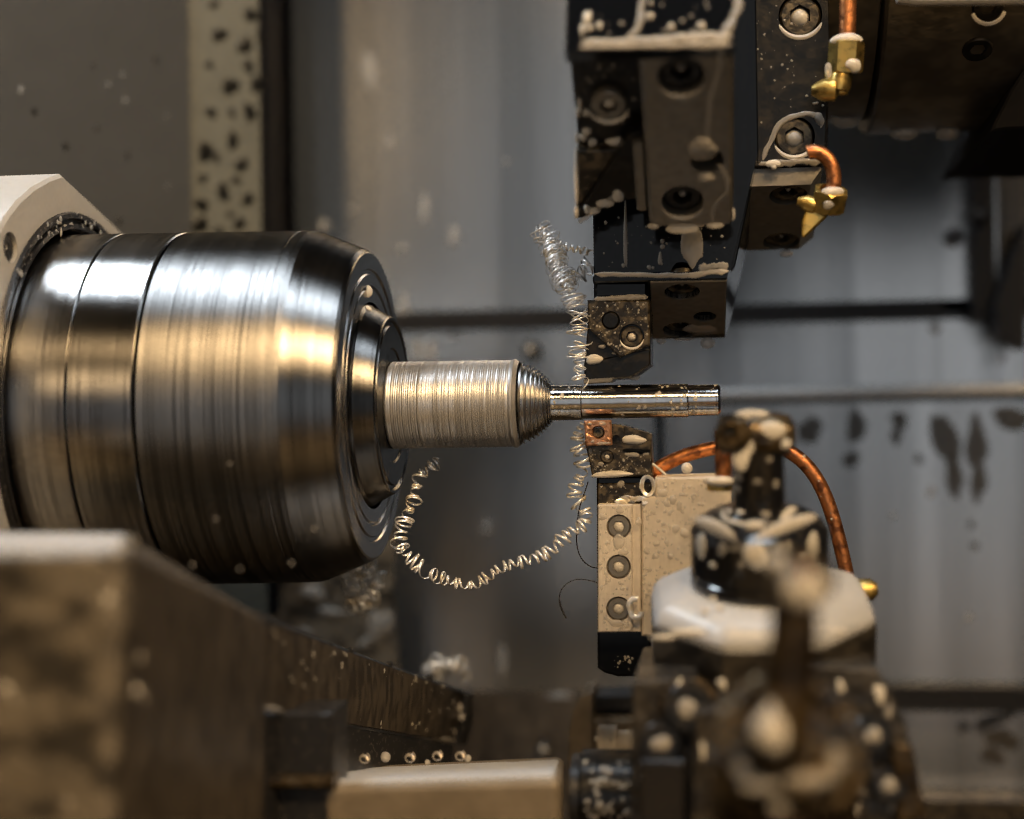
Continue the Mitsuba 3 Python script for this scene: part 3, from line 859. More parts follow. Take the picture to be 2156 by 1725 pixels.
# the next station's block, nearer the camera: ridge, recessed body, clamp bar with deep screws
r0, r1 = yz(97, -0.087, 1450), yz(474, -0.030, 1450)
tt = unit(r1 - r0)
LB = float(np.linalg.norm(r1 - r0))
mm = np.array([-tt[1], tt[0]])
mm = mm if mm[0] > 0 else -mm
NB, pB = n_of(r0, r1), np.array([0, *r0])
up_a = np.array([0.028, 0.060])
pA, NA = np.array([0, *r0]), n_of(r0 + up_a, r0)
XA, XB = float(P(1214, 250, -0.05)[0]), float(P(1546, 280, -0.06)[0])
nb = thing('angled_tool_block', 'large dark wet tool block hanging from above with clamp bar of deep socket screws', 'tool block')
part(nb, 'ridge', prism([r0, r0 + tt * 0.004, r0 + tt * 0.004 + mm * 0.02, r0 + up_a + mm * 0.02 + [0.01, 0], r0 + up_a], XA, XB, 0.0006), 'polished_black', 20)
q0 = r0 + tt * 0.0045 + mm * 0.012
part(nb, 'body', prism([q0, r0 + tt * LB * 0.985 + mm * 0.012, r0 + tt * LB * 0.985 + mm * 0.034, q0 + mm * 0.05], XA, XB, 0.0006), 'black_steel', 20)
XC = float(P(1357, 290, -0.058)[0])
bar_m = mf(prism([r0 + tt * 0.0042, r0 + tt * LB, r0 + tt * LB + mm * 0.0195, r0 + tt * 0.0042 + mm * 0.0195], XC, XB - 0.0004, 0.0012))
HB = [(1434, 160, 47), (1437, 424, 45)]
hb = [(hit(u, v, pB, NB), NB, r * sc(-0.06), 0.008) for u, v, r in HB]
h2 = hit(1489, 338, pB, NB)
part(nb, 'clamp_bar', drill(bar_m, hb + [(h2, NB, 34 * sc(-.05), 0.012)]), 'tool_steel', 25)
for i, (u, v, r) in enumerate(HB):
    p = hit(u, v, pB, NB)
    cap_screw(nb, p, NB, r * 0.9 * sc(-0.06), 0.34, 0.5, 'black_steel', seed=i + 4, milk='thin_coolant')
    e1, e2, _ = axes(NB)
    th = np.linspace(-math.pi * 0.85, -math.pi * 0.15, 24)
    part(nb, 'coolant_bead', tube(p + NB * 0.0002 + r * 1.1 * sc(-.06) * (np.cos(th)[:, None] * e1 + np.sin(th)[:, None] * e2), 0.0008 * (0.2 + np.sin(np.linspace(0, np.pi, 24))), 8), 'thin_coolant')
part(nb, 'nozzle_plug', turned([(-0.012, 24 * sc(-.05)), (-0.006, 24 * sc(-.05)), (-0.005, 14 * sc(-.05)), (-0.002, 12 * sc(-.05))], h2, NB, 24), 'black_steel')
part(nb, 'side_rail', prism([r0 + tt * LB * .55 + mm * .004, r0 + tt * LB * 0.955 + mm * .004, r0 + tt * LB * 0.955 + mm * .014, r0 + tt * LB * .55 + mm * .014], float(P(1337, 380, -.04)[0]), XC - 0.0003, 0.0008), 'tool_steel', 25)
pBb = np.array([0, *(r0 + mm * 0.012)])
part(nb, 'wedge', plate_on([(1214, 436), (1216, 428), (1328, 255), (1350, 250), (1350, 372), (1306, 384), (1268, 405), (1240, 430)], pBb, NB, 0.006), 'black_steel', 20)
part(nb, 'corner_plate', plate_on([(1216, 305), (1312, 300), (1216, 425)], pBb, NB, 0.0035), 'browned_steel', 20)
cap_screw(nb, hit(1282, 209, pBb, NB) + NB * 0.004, NB, 36 * sc(-.05), 0.15, 0.85, 'tool_steel', 0.3, 9, crescent=1.3)
MB = [(1236, 275, 10, 7), (1247, 299, 11, 8), (1300, 298, 27, 9), (1228, 288, 8, 8), (1234, 235, 8, 7), (1282, 246, 20, 6), (1247, 371, 12, 12), (1273, 364, 7, 7), (1238, 413, 8, 9), (1236, 347, 6, 7), (1302, 385, 14, 12), (1275, 400, 22, 7), (1250, 416, 16, 6), (1262, 355, 5, 5), (1311, 360, 5, 5), (1289, 374, 5, 5)]
for i, (u, v, a, b) in enumerate(MB):
    part(nb, 'coolant_drop', dome(hit(u, v, pBb, NB) + NB * (0.0062 if 385 <= v <= 420 else 0.0002), NB, a * sc(-.05), b * 1.3 * sc(-.05), 0.0018, seed=i + 100), 'coolant')
part(nb, 'coolant_bead', tube(curve([hit(1222, 440, pBb, NB) + NB * .006, hit(1245, 424, pBb, NB) + NB * .006, hit(1272, 402, pBb, NB) + NB * .006, hit(1300, 384, pBb, NB) + NB * .006], 30), 0.0009, 8), 'thin_coolant')
pa = [hit(u, v, pA, NA) + NA * .0001 for u, v in [(1222, 93), (1300, 90), (1380, 88), (1440, 80), (1500, 76), (1541, 78)]]
part(nb, 'coolant_bead', film(pa, NA, .0014, .0009, 8, 80, .45, .25), 'edge_coolant')
pa = [P(u, v, -.0875) for u, v in [(1219, 101), (1300, 99), (1420, 97), (1543, 94)]]
part(nb, 'coolant_bead', bead(pa, 0.0008, 18, lump=.7), 'edge_coolant')
for i, (u, v, a, b) in enumerate([(1457, 319, 34, 24), (1487, 305, 12, 14)]):
    part(nb, 'coolant_drop', dome(hit(1487 + (u - 1487) * .3, v - 6, pB, NB), NB, a * sc(-.05), b * 1.3 * sc(-.05), 0.002, seed=i + 130, tail=0.5), 'thin_coolant')
part(nb, 'coolant_drop', dome(hit(1487, 372, pB, NB), NB, 18 * sc(-.05), 14 * sc(-.05), 0.002, seed=139), 'thin_coolant')
pa = [hit(u, v, pB, NB) + NB * 0.0003 for u, v in [(1512, 95), (1510, 160), (1498, 200), (1490, 260), (1487, 300)]]
part(nb, 'coolant_run', film(pa, NB, .0007, .0003, 3), 'thin_coolant')
pa = [hit(u, v, pB, NB) + NB * 0.0003 for u, v in [(1510, 345), (1530, 375), (1528, 405), (1508, 428), (1500, 445), (1504, 468)]]
part(nb, 'coolant_run', film(pa, NB, .0007, .0003, 4), 'thin_coolant')
pbt = r0 + tt * LB
for i, (u, v, a, b) in enumerate([(1376, 476, 13, 7), (1437, 481, 34, 12), (1505, 474, 18, 8), (1542, 450, 6, 14)]):
    part(nb, 'coolant_drop', blob(P(u, v, float(pbt[0])), 1.0, i + 3, (a * sc(-.03), 5 * sc(-.03), b * sc(-.03))), 'thin_coolant')
# wet upper face above the ridge
pa = [hit(u, v, pA, NA) + NA * 0.0004 for u, v in [(1372, -20), (1350, 20), (1343, 60), (1325, 80), (1310, 88)]]
part(nb, 'coolant_run', film(pa, NA, .0009, .0004, 5), 'thin_coolant')
pa = [hit(u, v, pA, NA) + NA * 0.0004 for u, v in [(1525, -20), (1552, 20), (1535, 55), (1528, 76)]]
part(nb, 'coolant_run', film(pa, NA, .0012, .0004, 6), 'thin_coolant')
for i, (u, v, a, b) in enumerate([(1368, 35, 8, 7), (1413, 57, 8, 6), (1476, 55, 9, 7), (1370, 8, 4, 5), (1236, 37, 10, 12), (1242, 60, 7, 6), (1226, 62, 6, 10), (1262, 55, 6, 8)]):
    part(nb, 'coolant_drop', dome(hit(u, v, pA, NA), NA, a * sc(-.08), b * 1.4 * sc(-.08), 0.0012, seed=i + 150), 'coolant' if i < 8 else 'thin_coolant')
# wet left rim, catching the cool light
for i, (u, v, h) in enumerate([(1212, 60, 50), (1212, 235, 14), (1210, 290, 12), (1208, 370, 60), (1215, 175, 60), (1208, 447, 14)]):
    Yq = -0.05 + 0.00005 * (v - 300)
    part(nb, 'coolant_drop', blob(P(u + 5, v, Yq), 1.0, i + 20, (5 * sc(-.05), 0.002, h * sc(-.05))), 'coolant')
scatter(nb, on_plane([(1220, 110), (1345, 110), (1345, 260), (1240, 420), (1220, 420)], pBb + NB * 0.0001, NB), 60, 0.00015, 0.0008, 33, 'thin_coolant')
scatter(nb, on_plane([(1225, -10), (1535, -10), (1540, 80), (1225, 90)], pA, NA), 26, 0.0002, 0.0008, 35, 'thin_coolant')

# turret disc behind, with its big screws
td = thing('turret_disc', 'black oily turret disc face with two coolant-filled screws, right of the hanging blocks', 'turret')
YE = 0.004
e0, e1_ = yz(347, YE - 0.004, 1650), yz(384, 0.022, 1650)
prof = [yz(-120, YE, 1650), yz(338, YE, 1650), yz(342, YE - .004, 1650), e0, e1_, e1_ + [0.02, 0.0], yz(-120, 0.06, 1650)]
dm = prism(prof, float(P(1546, 200, 0)[0]), float(P(1746, 100, YE)[0]), 0.0006)
dm = trim(dm, P(1745, 130, YE), P(1733, 345, YE), np.array([0.15, 1, 0]), P(1600, 200, YE))
HE = [(1685, 32, 44), (1673, 288, 41)]
dm = drill(dm, [(P(u, v, YE), np.array([0, -1., 0]), r * sc(YE), 0.006) for u, v, r in HE])
part(td, 'body', dm, 'black_steel', 20)
for i, (u, v, r) in enumerate(HE):
    cap_screw(td, P(u, v, YE), (0, -1, 0), r * 0.93 * sc(YE), 0.12, 1.0, 'browned_steel', 0.55 + i, seed=i + 15, crescent=1.4)
part(td, 'coolant_bead', film([P(u, v, YE) for u, v in [(1606, 338), (1612, 318), (1625, 290), (1648, 256), (1673, 245), (1710, 242), (1725, 246), (1728, 270)]], (0, -1, 0), .0009, .0004, 12), 'thin_coolant')
part(td, 'coolant_bead', film([P(u, v, YE - .0042) for u, v in [(1597, 347), (1625, 343), (1680, 341), (1733, 338)]], (0, -1, -.3), .0009, .0004, 13, drip=.4), 'thin_coolant')
part(td, 'coolant_drop', blob(P(1628, 345, YE - .006), 1.0, 4, (16 * S0, .001, 8 * S0)), 'coolant')
part(td, 'coolant_drop', blob(P(1629, 352, YE - .006), 1.0, 4, (6 * S0, .001, 6 * S0)), 'coolant')
part(td, 'coolant_drop', dome(P(1724, 250, YE), (0, -1, 0), 9 * S0, 14 * S0, .0012, seed=4), 'thin_coolant')
scatter(td, on_slab([(1560, -10), (1640, -10), (1720, 90), (1735, 230), (1640, 230), (1560, 320)], YE), 60, 0.00012, 0.0006, 41, 'thin_coolant')

# tool block of the working station's neighbour on the disc, underside facet with two screws
sbk = thing('side_tool_block', 'small dark tool block with two oval screw holes, left of the lower brass fitting', 'tool block')
g0, g1 = yz(391, YE - 0.001, 1640), yz(526, 0.047, 1640)
gm = prism([g0 + [0.0, 0.006], g0, g1, g1 + [0.014, 0.008], g0 + [0.06, 0.006]], float(P(1568, 450, 0.01)[0]), float(P(1730, 450, .01)[0]), 0.0006)
gm = trim(gm, P(1709, 388, YE), P(1682, 520, 0.045), np.array([0.25, 1, 0]), P(1620, 450, .01))
NG, pG = n_of(g0, g1), np.array([0, *g0])
HG = [(1660, 412, 38), (1645, 509, 38)]
part(sbk, 'body', drill(gm, [(hit(u, v, pG, NG), NG, r * sc(.02), 0.007) for u, v, r in HG]), 'tool_steel', 20)
for i, (u, v, r) in enumerate(HG):
    cap_screw(sbk, hit(u, v, pG, NG), NG, r * .9 * sc(.02), 0.2, 0.4, 'browned_steel', seed=i + 25, milk='thin_coolant')
part(sbk, 'coolant_drop', blob(P(1655, 534, 0.046), 1.0, 5, (14 * sc(.04), .002, 8 * sc(.04))), 'thin_coolant')
part(sbk, 'front_plate', slab([(1572, 398), (1582, 398), (1548, 560), (1538, 575)], -0.001, 0.03, 0.0006), 'polished_black')

# turret drum, far right
RD, YD = 0.096, 0.07
zb = float(P(1960, 272, YD)[2])
dr_ = thing('turret_drum', 'big dull brown turret drum in the upper right corner with dripping lower edge', 'turret')
OD = np.array([0, YD, zb + RD])


def xd(u, Y=YD):
    return float(P(u, 270, Y)[0])


m, uv = lathe([(xd(1826), 0.05), (xd(1826), RD - .001), (xd(1826) + .001, RD), (xd(2400), RD)], OD, (1, 0, 0), 128)
part(dr_, 'drum', m, 'drum_cast', uv=uv)
m, uv = lathe([(xd(1700), RD * .9), (xd(1700) + .001, RD * .94), (xd(1818), RD * .94), (xd(1822), RD * .86), (xd(1827), RD * .86)], OD, (1, 0, 0), 128)
part(dr_, 'neck', m, 'drum_cast', uv=uv)
for i, (u, v) in enumerate([(2080, 26), (2058, 97)]):
    a = math.asin(max(-1, min(1, (z(v, YD - .06, u) - OD[2]) / RD)))
    nn = np.array([0, -math.cos(a), math.sin(a)])
    p = OD + RD * nn
    p[0] = float(P(u, v, p[1])[0])
    k = part(dr_, 'screw', place(SCREW, p + nn * 0.001, nn, 0.0052), 'black_steel', 25)
    if i == 0:
        part(k, 'coolant_bead', tube(p + nn * .0012 + 0.0055 * np.stack([np.cos(np.linspace(-2.8, -.3, 20)), 0 * np.linspace(0, 1, 20), np.sin(np.linspace(-2.8, -.3, 20))], 1), 0.0007, 8), 'thin_coolant')
for i, (u, v, a, b) in enumerate([(1780, 258, 26, 12), (1905, 279, 30, 16), (1995, 281, 26, 15), (1760, 252, 14, 7)]):
    part(dr_, 'coolant_drop', blob(P(u, v, YD), 1.0, i + 44, (a * sc(YD), .004, b * sc(YD))), 'thin_coolant')
part(dr_, 'cover_strip', slab([(1875, -60), (2200, -60), (2200, 5), (1925, 7), (1890, 2)], -0.02, 0.005, 0.001), 'cover_paint')
single('turret_housing', 'black turret housing at the right edge of the photograph beside the drum', 'machine housing', slab([(2086, 278), (2092, 262), (2128, 190), (2175, 118), (2300, 90), (2300, 268), (2120, 272)], 0.02, 0.12, 0.003), 'void_black')


# ------------------------------------------------------------------ copper coolant lines with brass fittings
def nut(parent, p, n, r, h0, h1, spin=0.3):
    return part(parent, 'nut', hexa(p, n, r, h0, h1, spin), 'brass', 20)


YP = -0.012
c1 = thing('copper_pipe', 'straight copper coolant line entering a brass nut at the top of the photograph', 'pipe')
s = sc(YP)
part(c1, 'tube', tube([P(1786, -60, YP), P(1785, 20, YP), P(1784, 95, YP)], 17 * s, 20), 'copper', 60)
pn = P(1781, 118, YP)
k = nut(c1, pn, unit(P(1784, 60, YP) - pn + [0, -0.0016, 0]), 36 * s, -34 * s, 30 * s, 0.5)
part(k, 'coolant_drop', dome(pn + np.array([0.0, -0.0030, 0.0048]), (0, -1, 0.9), 30 * s, 16 * s, .0022, seed=3), 'coolant')
part(k, 'coolant_drop', dome(pn + np.array([0.002, -0.0055, -0.0045]), (0.2, -1, -0.2), 16 * s, 14 * s, .0012, seed=4), 'coolant')
part(c1, 'elbow', cat([turned([(0, 20 * s), (14 * s, 22 * s), (34 * s, 22 * s), (44 * s, 16 * s)], P(1766, 192, YP), unit(P(1776, 140, YP) - P(1766, 192, YP)), 24), arr(rounded([P(1738, 150, YP), P(1738, 200, YP), P(1785, 160, YP), P(1785, 198, YP), P(1738, 150, YP + .008), P(1738, 200, YP + .008), P(1785, 160, YP + .008), P(1785, 198, YP + .008)], .0012))]), 'brass', 40)
part(c1, 'collar', turned([(-.004, 10 * s), (0, 24 * s), (.0035, 24 * s), (.005, 10 * s)], P(1734, 190, YP), (1, 0, 0), 24), 'brass', 40)
part(c1, 'coolant_drop', blob(P(1744, 148, YP - .004), 1, 6, (7 * s, 5 * s, 16 * s)), 'thin_coolant')
c2 = thing('copper_pipe', 'short bent copper line dropping into a coolant-topped brass nut beside the turret', 'pipe')
part(c2, 'tube', tube(curve([P(u, v, YP) for u, v in [(1700, 322), (1718, 320), (1738, 330), (1752, 352), (1756, 376), (1752, 405)]], 36), 15 * s, 20), 'copper', 60)
pn = P(1747, 418, YP)
ax = unit(P(1754, 380, YP) - pn + [0, -0.0035, 0])
k = part(c2, 'nut', mf(hexa(pn, ax, 37 * s, -24 * s, 20 * s, 0.2)) - mf(cyl(pn, ax, 24 * s, 10 * s, 40 * s)), 'brass', 20)
part(k, 'coolant_drop', dome(pn + ax * 18 * s + np.array([0.0, -0.0026, -0.001]), ax + np.array([0, -.6, 0]), 22 * s, 13 * s, .002, seed=5), 'coolant')
part(k, 'coolant_drop', dome(pn + np.array([-0.001, -0.0058, -0.003]), (0, -1, -.1), 12 * s, 9 * s, .001, seed=6), 'thin_coolant')
part(c2, 'elbow', arr(rounded([P(u, v, YP + w) for w in (0, .008) for u, v in [(1702, 430), (1740, 432), (1742, 452), (1712, 462), (1698, 490), (1690, 500), (1688, 470)]], .001)), 'brass', 40)
part(c2, 'collar', turned([(-.003, 8 * s), (0, 17 * s), (.003, 17 * s), (.0045, 8 * s)], P(1697, 428, YP), (1, 0, -.3), 24), 'brass', 40)

# ------------------------------------------------------------------ lower tooling
lt = thing('grooving_tool', 'black tool holder standing under the shaft with a square copper-coloured insert', 'cutting tool')
YL = -0.004
hd = mf(slab([(1233, 938), (1288, 893), (1304, 895), (1320, 899), (1371, 915), (1374, 1003), (1247, 1006), (1240, 970)], YL, 0.02, 0.0005))
cut = mf(extrude([(0, 0), (0.0095, 0), (0.0095, 0.008), (0.004, 0.010), (0, 0.008)], P(1310, 937, YL - 0.01), (1, 0, 0.12), (0, 0, 1), (0, 1, 0), 0.0125, 0.0001))
hd = drill(hd - cut, [(P(1297, 925, YL), (0, -1, 0), 9 * S0, 0.004), (P(1278, 962, YL), (0, -1, 0), 14.5 * S0, 0.002)])
part(lt, 'head', hd, 'browned_steel', 20)
part(lt, 'chip_breaker', arr(hull([P(1309, 938, YL + .002), P(1367, 930, YL + .002), P(1369, 952, YL - .0006), P(1312, 950, YL - .0008), P(1340, 958, YL), P(1309, 938, YL + .006), P(1367, 930, YL + .006), P(1340, 958, YL + .004)])), 'polished_black', 20)
sk = mf(slab([(1256, 1003), (1374, 1002), (1374, 1300), (1368, 1415), (1345, 1425), (1300, 1425), (1272, 1417), (1258, 1407)], -0.0005, 0.022, 0.0012))
part(lt, 'shank', sk, 'polished_black', 20)
part(lt, 'neck', slab([(1258.5, 1018), (1372, 1017), (1372, 1066), (1259, 1066)], -0.0022, 0.003, 0.0004), 'browned_steel', 20)
ins = mf(slab([(1229.5, 886), (1286.5, 884.5), (1288, 937.5), (1232, 939.5)], -0.0085, 0.0045, 0.0005))
ic = P(1259, 911, -0.0085)
ins = ins - mf(turned([(-.006, 11.5 * S0), (-.002, 11.5 * S0), (0.0005, 15 * S0)], ic, (0, -1, 0), 32))
# pressed chip groove inside the square, lobed
th = np.arange(48) * 2 * np.pi / 48
rr = (19.5 + 2.8 * np.cos(4 * th + math.pi) + 1.6 * np.cos(8 * th)) * S0
groove = extrude(np.stack([np.cos(th), np.sin(th)], 1) * rr[:, None], ic - np.array([0, .001, 0]), (1, 0, 0), (0, 0, 1), (0, 1, 0), 0.00125, 0.0001)
ins = ins - mf(groove)
ki = part(lt, 'insert', ins, 'insert_coat', 20)
labels[ki] = {'label': 'square copper-coloured cutting insert with a centre hole'}
part(ki, 'screw', place(SCREW, ic + np.array([0, .0016, 0]), (0, -1, 0), 10.5 * S0, .2), 'browned_steel', 25)
for i, (u, v, a, b) in enumerate([(1268, 892, 9, 4), (1270, 934, 14, 3.5), (1248, 930, 4, 3), (1242, 893, 4, 3)]):
    part(ki, 'coolant_drop', dome(P(u, v, -.0085), (0, -1, 0), a * S0, b * S0, .0004, seed=i, wob=.3), 'thin_coolant')
cap_screw(lt, P(1278, 962, YL), (0, -1, 0), 12.5 * S0, 0.05, 1.0, 'browned_steel', .2, 4)
for i, (u, v, a, b, h) in enumerate([(1334, 926, 24, 10, .0013), (1332, 957, 14, 7, .0008), (1288, 999, 43, 7.5, .0014), (1265, 977, 7, 4, .0006), (1243, 950, 4, 6, .0006), (1360, 955, 6, 5, .0005), (1313, 970, 3, 3, .0004)]):
    part(lt, 'coolant_drop', dome(P(u, v, YL - (.0005 if i == 0 else 0)), (0, -1, 0), a * S0, b * S0, h, seed=i + 70, wob=.2), 'coolant' if i in (0, 2) else 'thin_coolant')
for i, (u, v, a, b) in enumerate([(1307, 1019, 8, 8), (1287, 1026, 4, 3.5)]):
    part(lt, 'coolant_drop', dome(P(u, v, -.0022), (0, -1, 0), a * S0, b * S0, .0008, seed=i + 80), 'thin_coolant')
scatter(lt, on_slab([(1240, 950), (1285, 942), (1370, 960), (1372, 998), (1248, 1002)], YL, [(1278, 962, 16)]), 150, 0.00006, 0.0004, 51, 'thin_coolant')
scatter(lt, on_slab([(1262, 1022), (1370, 1020), (1370, 1060), (1262, 1060)], -0.0022), 40, 0.00006, 0.0004, 52, 'thin_coolant')
scatter(lt, on_slab([(1290, 1380), (1345, 1378), (1340, 1412), (1290, 1412)], -0.0005), 20, 0.0001, 0.0008, 53, 'thin_coolant')

cb = thing('clamp_plate', 'bright steel clamp plate with three coolant-filled socket screws in a column', 'clamp')
YK = -0.0115
pl = mf(slab([(1258.5, 1063), (1332, 1062), (1332, 1331), (1258.5, 1332)], YK, 0.011, 0.0005)) + mf(slab([(1328, 1063), (1349, 1062), (1349, 1331), (1328, 1331)], YK + 0.0025, 0.008, 0.0003))
HS = [(1303, 1109), (1302.5, 1193.5), (1302, 1282)]
pl = drill(pl, [(P(u, v, YK), (0, -1, 0), 25 * S0, .0028) for u, v in HS])
part(cb, 'plate', pl, 'bright_steel', 20)
for i, (u, v) in enumerate(HS):
    cap_screw(cb, P(u, v, YK), (0, -1, 0), 22.5 * S0, 0.12, 1.22, 'tool_steel', .3 * i, seed=i + 90)
for i, (u, v, a, b) in enumerate([(1303, 1141, 11, 17), (1268, 1088, 9, 8), (1305, 1074, 8, 8), (1312, 1163, 12, 7), (1345, 1098, 7, 8), (1275, 1207, 4, 4), (1280, 1222, 6, 4), (1298, 1312, 16, 7), (1310, 1262 - 22, 5, 4), (1275, 1302, 4, 4)]):
    part(cb, 'coolant_drop', dome(P(u, v, YK), (0, -1, 0), a * S0, b * S0, min(a, b) * .38 * S0, seed=i + 120, tail=.2 if i else -.1), 'thin_coolant')
scatter(cb, on_slab([(1260, 1066), (1330, 1066), (1330, 1329), (1260, 1329)], YK, [(u, v, 28) for u, v in HS]), 110, 0.0001, 0.0006, 61, 'thin_coolant', stretch=1.3)
bb = thing('backing_block', 'bright steel block speckled with coolant drops, right of the clamp plate', 'block')
YB = -0.0095
part(bb, 'block', slab([(1350.5, 1046), (1378, 1045), (1379, 1006), (1540, 1003), (1540, 1340), (1350.5, 1340)], YB, 0.03, 0.0007), 'bright_steel', 20)
BD = [(1395, 1038, 12, 8), (1417, 1053, 8, 9), (1430, 1066, 6, 9), (1403, 1060, 6, 7), (1423, 1114, 8, 9), (1442, 1123, 10, 10), (1384, 1058, 5, 5), (1375, 1079, 6, 4), (1410, 1082, 4, 5), (1382, 1145, 7, 6), (1404, 1142, 5, 5), (1362, 1160, 6, 8), (1380, 1171, 6, 6), (1412, 1172, 7, 6), (1387, 1097, 4, 4), (1460, 1050, 4, 4), (1440, 1027, 4, 5), (1452, 1026, 4, 4), (1487, 1013, 6, 6), (1398, 1118, 4, 4), (1378, 1125, 5, 4), (1368, 1200, 4, 5), (1395, 1134, 3, 3)]
for i, (u, v, a, b) in enumerate(BD):
    part(bb, 'coolant_drop', dome(P(u, v, YB), (0, -1, 0), a * S0, b * S0, .5 * min(a, b) * S0, seed=i + 200), 'thin_coolant')
scatter(bb, on_slab([(1354, 1050), (1382, 1049), (1384, 1009), (1500, 1008), (1470, 1100), (1460, 1190), (1354, 1290)], YB), 330, 0.0001, 0.0007, 62, 'thin_coolant', power=3)

# copper line arching behind the block and the drop in flight under it
c3 = thing('copper_pipe', 'long copper coolant line arching behind the black nozzle on the right', 'pipe')
YR = 0.012
part(c3, 'tube', tube(curve([P(u, v, YR) for u, v in [(1340, 1012), (1378, 991), (1420, 968), (1470, 951), (1525, 940), (1590, 934), (1640, 942), (1690, 972), (1730, 1028), (1755, 1095), (1772, 1160), (1786, 1225), (1800, 1300)]], 90), 14.5 * sc(YR), 20), 'copper', 60)


def on_pipe(rg):
    t = rg.random()
    u, v = 1650 + t * 125, 945 + t * t * 215
    return P(u + rg.uniform(-8, 8), v + rg.uniform(-6, 8), YR - 0.0022), (0.3, -1, 0.3)


scatter(c3, on_pipe, 26, 0.0002, 0.0008, 71, 'thin_coolant')
DROPS = [(1446, 986, -0.006, 12, 'round milky coolant drop in mid-air under the arching copper line')] + [(u, v, Y, r, None) for u, v, Y, r in
         [(484, 977, -.10, 6), (455, 1093, -.11, 6), (405, 1190, -.12, 7), (505, 1198, -.12, 6), (614, 1186, -.11, 7), (661, 1114, -.10, 7)]]
DL = ['uppermost coolant droplet in front of the dark lower side of the chuck', 'coolant droplet below the uppermost one in front of the chuck, left of centre', 'leftmost of three droplets along the bottom edge of the chuck', 'middle of three droplets along the bottom edge of the chuck', 'rightmost of three droplets along the bottom edge of the chuck', 'coolant droplet in front of the lower right shoulder of the chuck']
DROPS = DROPS[:1] + [(*q_[:4], l_) for q_, l_ in zip(DROPS[1:], DL)]
for u, v, Y, r, lab in DROPS:
    d = thing('coolant_droplet', lab, 'droplet')
    put(d, blob(P(u, v, Y), r * sc(Y) * (1 if Y > -.05 else .5), 1, (1, 1, 1.0), 0.03), 'coolant' if Y > -.05 else 'thin_coolant', 60)

# ------------------------------------------------------------------ coolant nozzle on its white flange, lower right, nearer the camera
YN = -0.058
sn = sc(YN)
AN = unit([0, -0.25, 0.97])
PC = P(1600, 1262, YN)          # centre of the flange's top face


def NZ(t):
    return PC + AN * t * sn


def ring_at(t, r, w, n=49, a0=0.0, a1=2 * math.pi):
    e1, e2, _ = axes(AN)
    th = np.linspace(a0, a1, n)
    return tube(NZ(t) + r * sn * (np.cos(th)[:, None] * e1 + np.sin(th)[:, None] * e2), w, 12, caps=a1 - a0 < 6.2)


nz = thing('coolant_nozzle', 'glossy black coolant nozzle with bronze head, covered in pale drops, standing on the white flange', 'nozzle')
BODY = [(20, 100), (20, 132), (30, 139), (62, 139), (66, 134), (72, 134), (76, 139), (150, 139), (166, 128), (178, 108), (184, 72)]
m, uv = lathe([(t * sn, q * sn) for t, q in BODY], PC, AN, 96)
part(nz, 'body', m, 'gloss_black', uv=uv)
part(nz, 'ring', ring_at(186, 62, 9 * sn), 'gloss_black', 60)
part(nz, 'coolant_bead', ring_at(180, 71, 8 * sn, 40, -2.6, 0.1), 'coolant', 60)
m, uv = lathe([(184 * sn, 56 * sn), (205 * sn, 52 * sn), (330 * sn, 49 * sn), (345 * sn, 44 * sn)], PC, AN, 64)
part(nz, 'stem', m, 'gloss_black', uv=uv)
CT = P(1594, 915, NZ(352)[1])
part(nz, 'head', turned([(-78 * sn, 24 * sn), (-74 * sn, 38 * sn), (-30 * sn, 42 * sn), (-28 * sn, 36 * sn), (-18 * sn, 36 * sn), (-16 * sn, 44 * sn), (36 * sn, 44 * sn), (62 * sn, 40 * sn), (74 * sn, 24 * sn)], CT, (1, 0.12, -0.03), 48), 'bronze_dark', 30)
part(nz, 'knob', turned([(-.004, 26 * sn), (0, 36 * sn), (.004, 36 * sn), (.0055, 28 * sn), (.0055, 18 * sn), (.0025, 16 * sn), (.0025, 2 * sn)], CT + np.array([-43 * sn, -.0045, -.0004]), (-0.30, -1, 0.08), 40), 'bronze_dark', 30)
part(nz, 'nut', hexa(NZ(338), AN, 60 * sn, -10 * sn, 12 * sn, .4), 'bronze_dark', 20)


def on_turned(u, v, t0, r0_, t1, r1_):
    """the point seen at (u, v) on a cone frustum of the nozzle, and its normal"""
    d = FW + (u - 1078) / 1078 * TX * RT + (862.5 - v) / 1078 * TX * UP
    best = None
    for s_ in np.linspace(0.30, 0.56, 900):
        p = CAM + d * s_
        q = p - PC
        t = float(np.dot(q, AN)) / sn
        rr_ = r0_ + (r1_ - r0_) * (t - t0) / (t1 - t0)
        rad = q - np.dot(q, AN) * AN
        if np.linalg.norm(rad) <= rr_ * sn:
            n = unit(unit(rad) * (t1 - t0) + AN * (r0_ - r1_))
            best = (p, n)
            break
    return best


def nz_drop(u, v, a, b, tilt, seed, bsdf='coolant', zone=(20, 139, 150, 139.01), h=.42):
    hitp = on_turned(u, v, *zone)
    if hitp is None:
        return
    p, n = hitp
    tg = unit(np.cross(AN, n))
    tg = tg if tg[0] > 0 else -tg
    q = max(.8, abs(n[1]))
    part(nz, 'coolant_drop', dome(p, n, b * sn, a * sn / q, min(a, b) * h * sn, along=tg * math.cos(tilt) - AN * math.sin(tilt), seed=seed, wob=.14), bsdf)


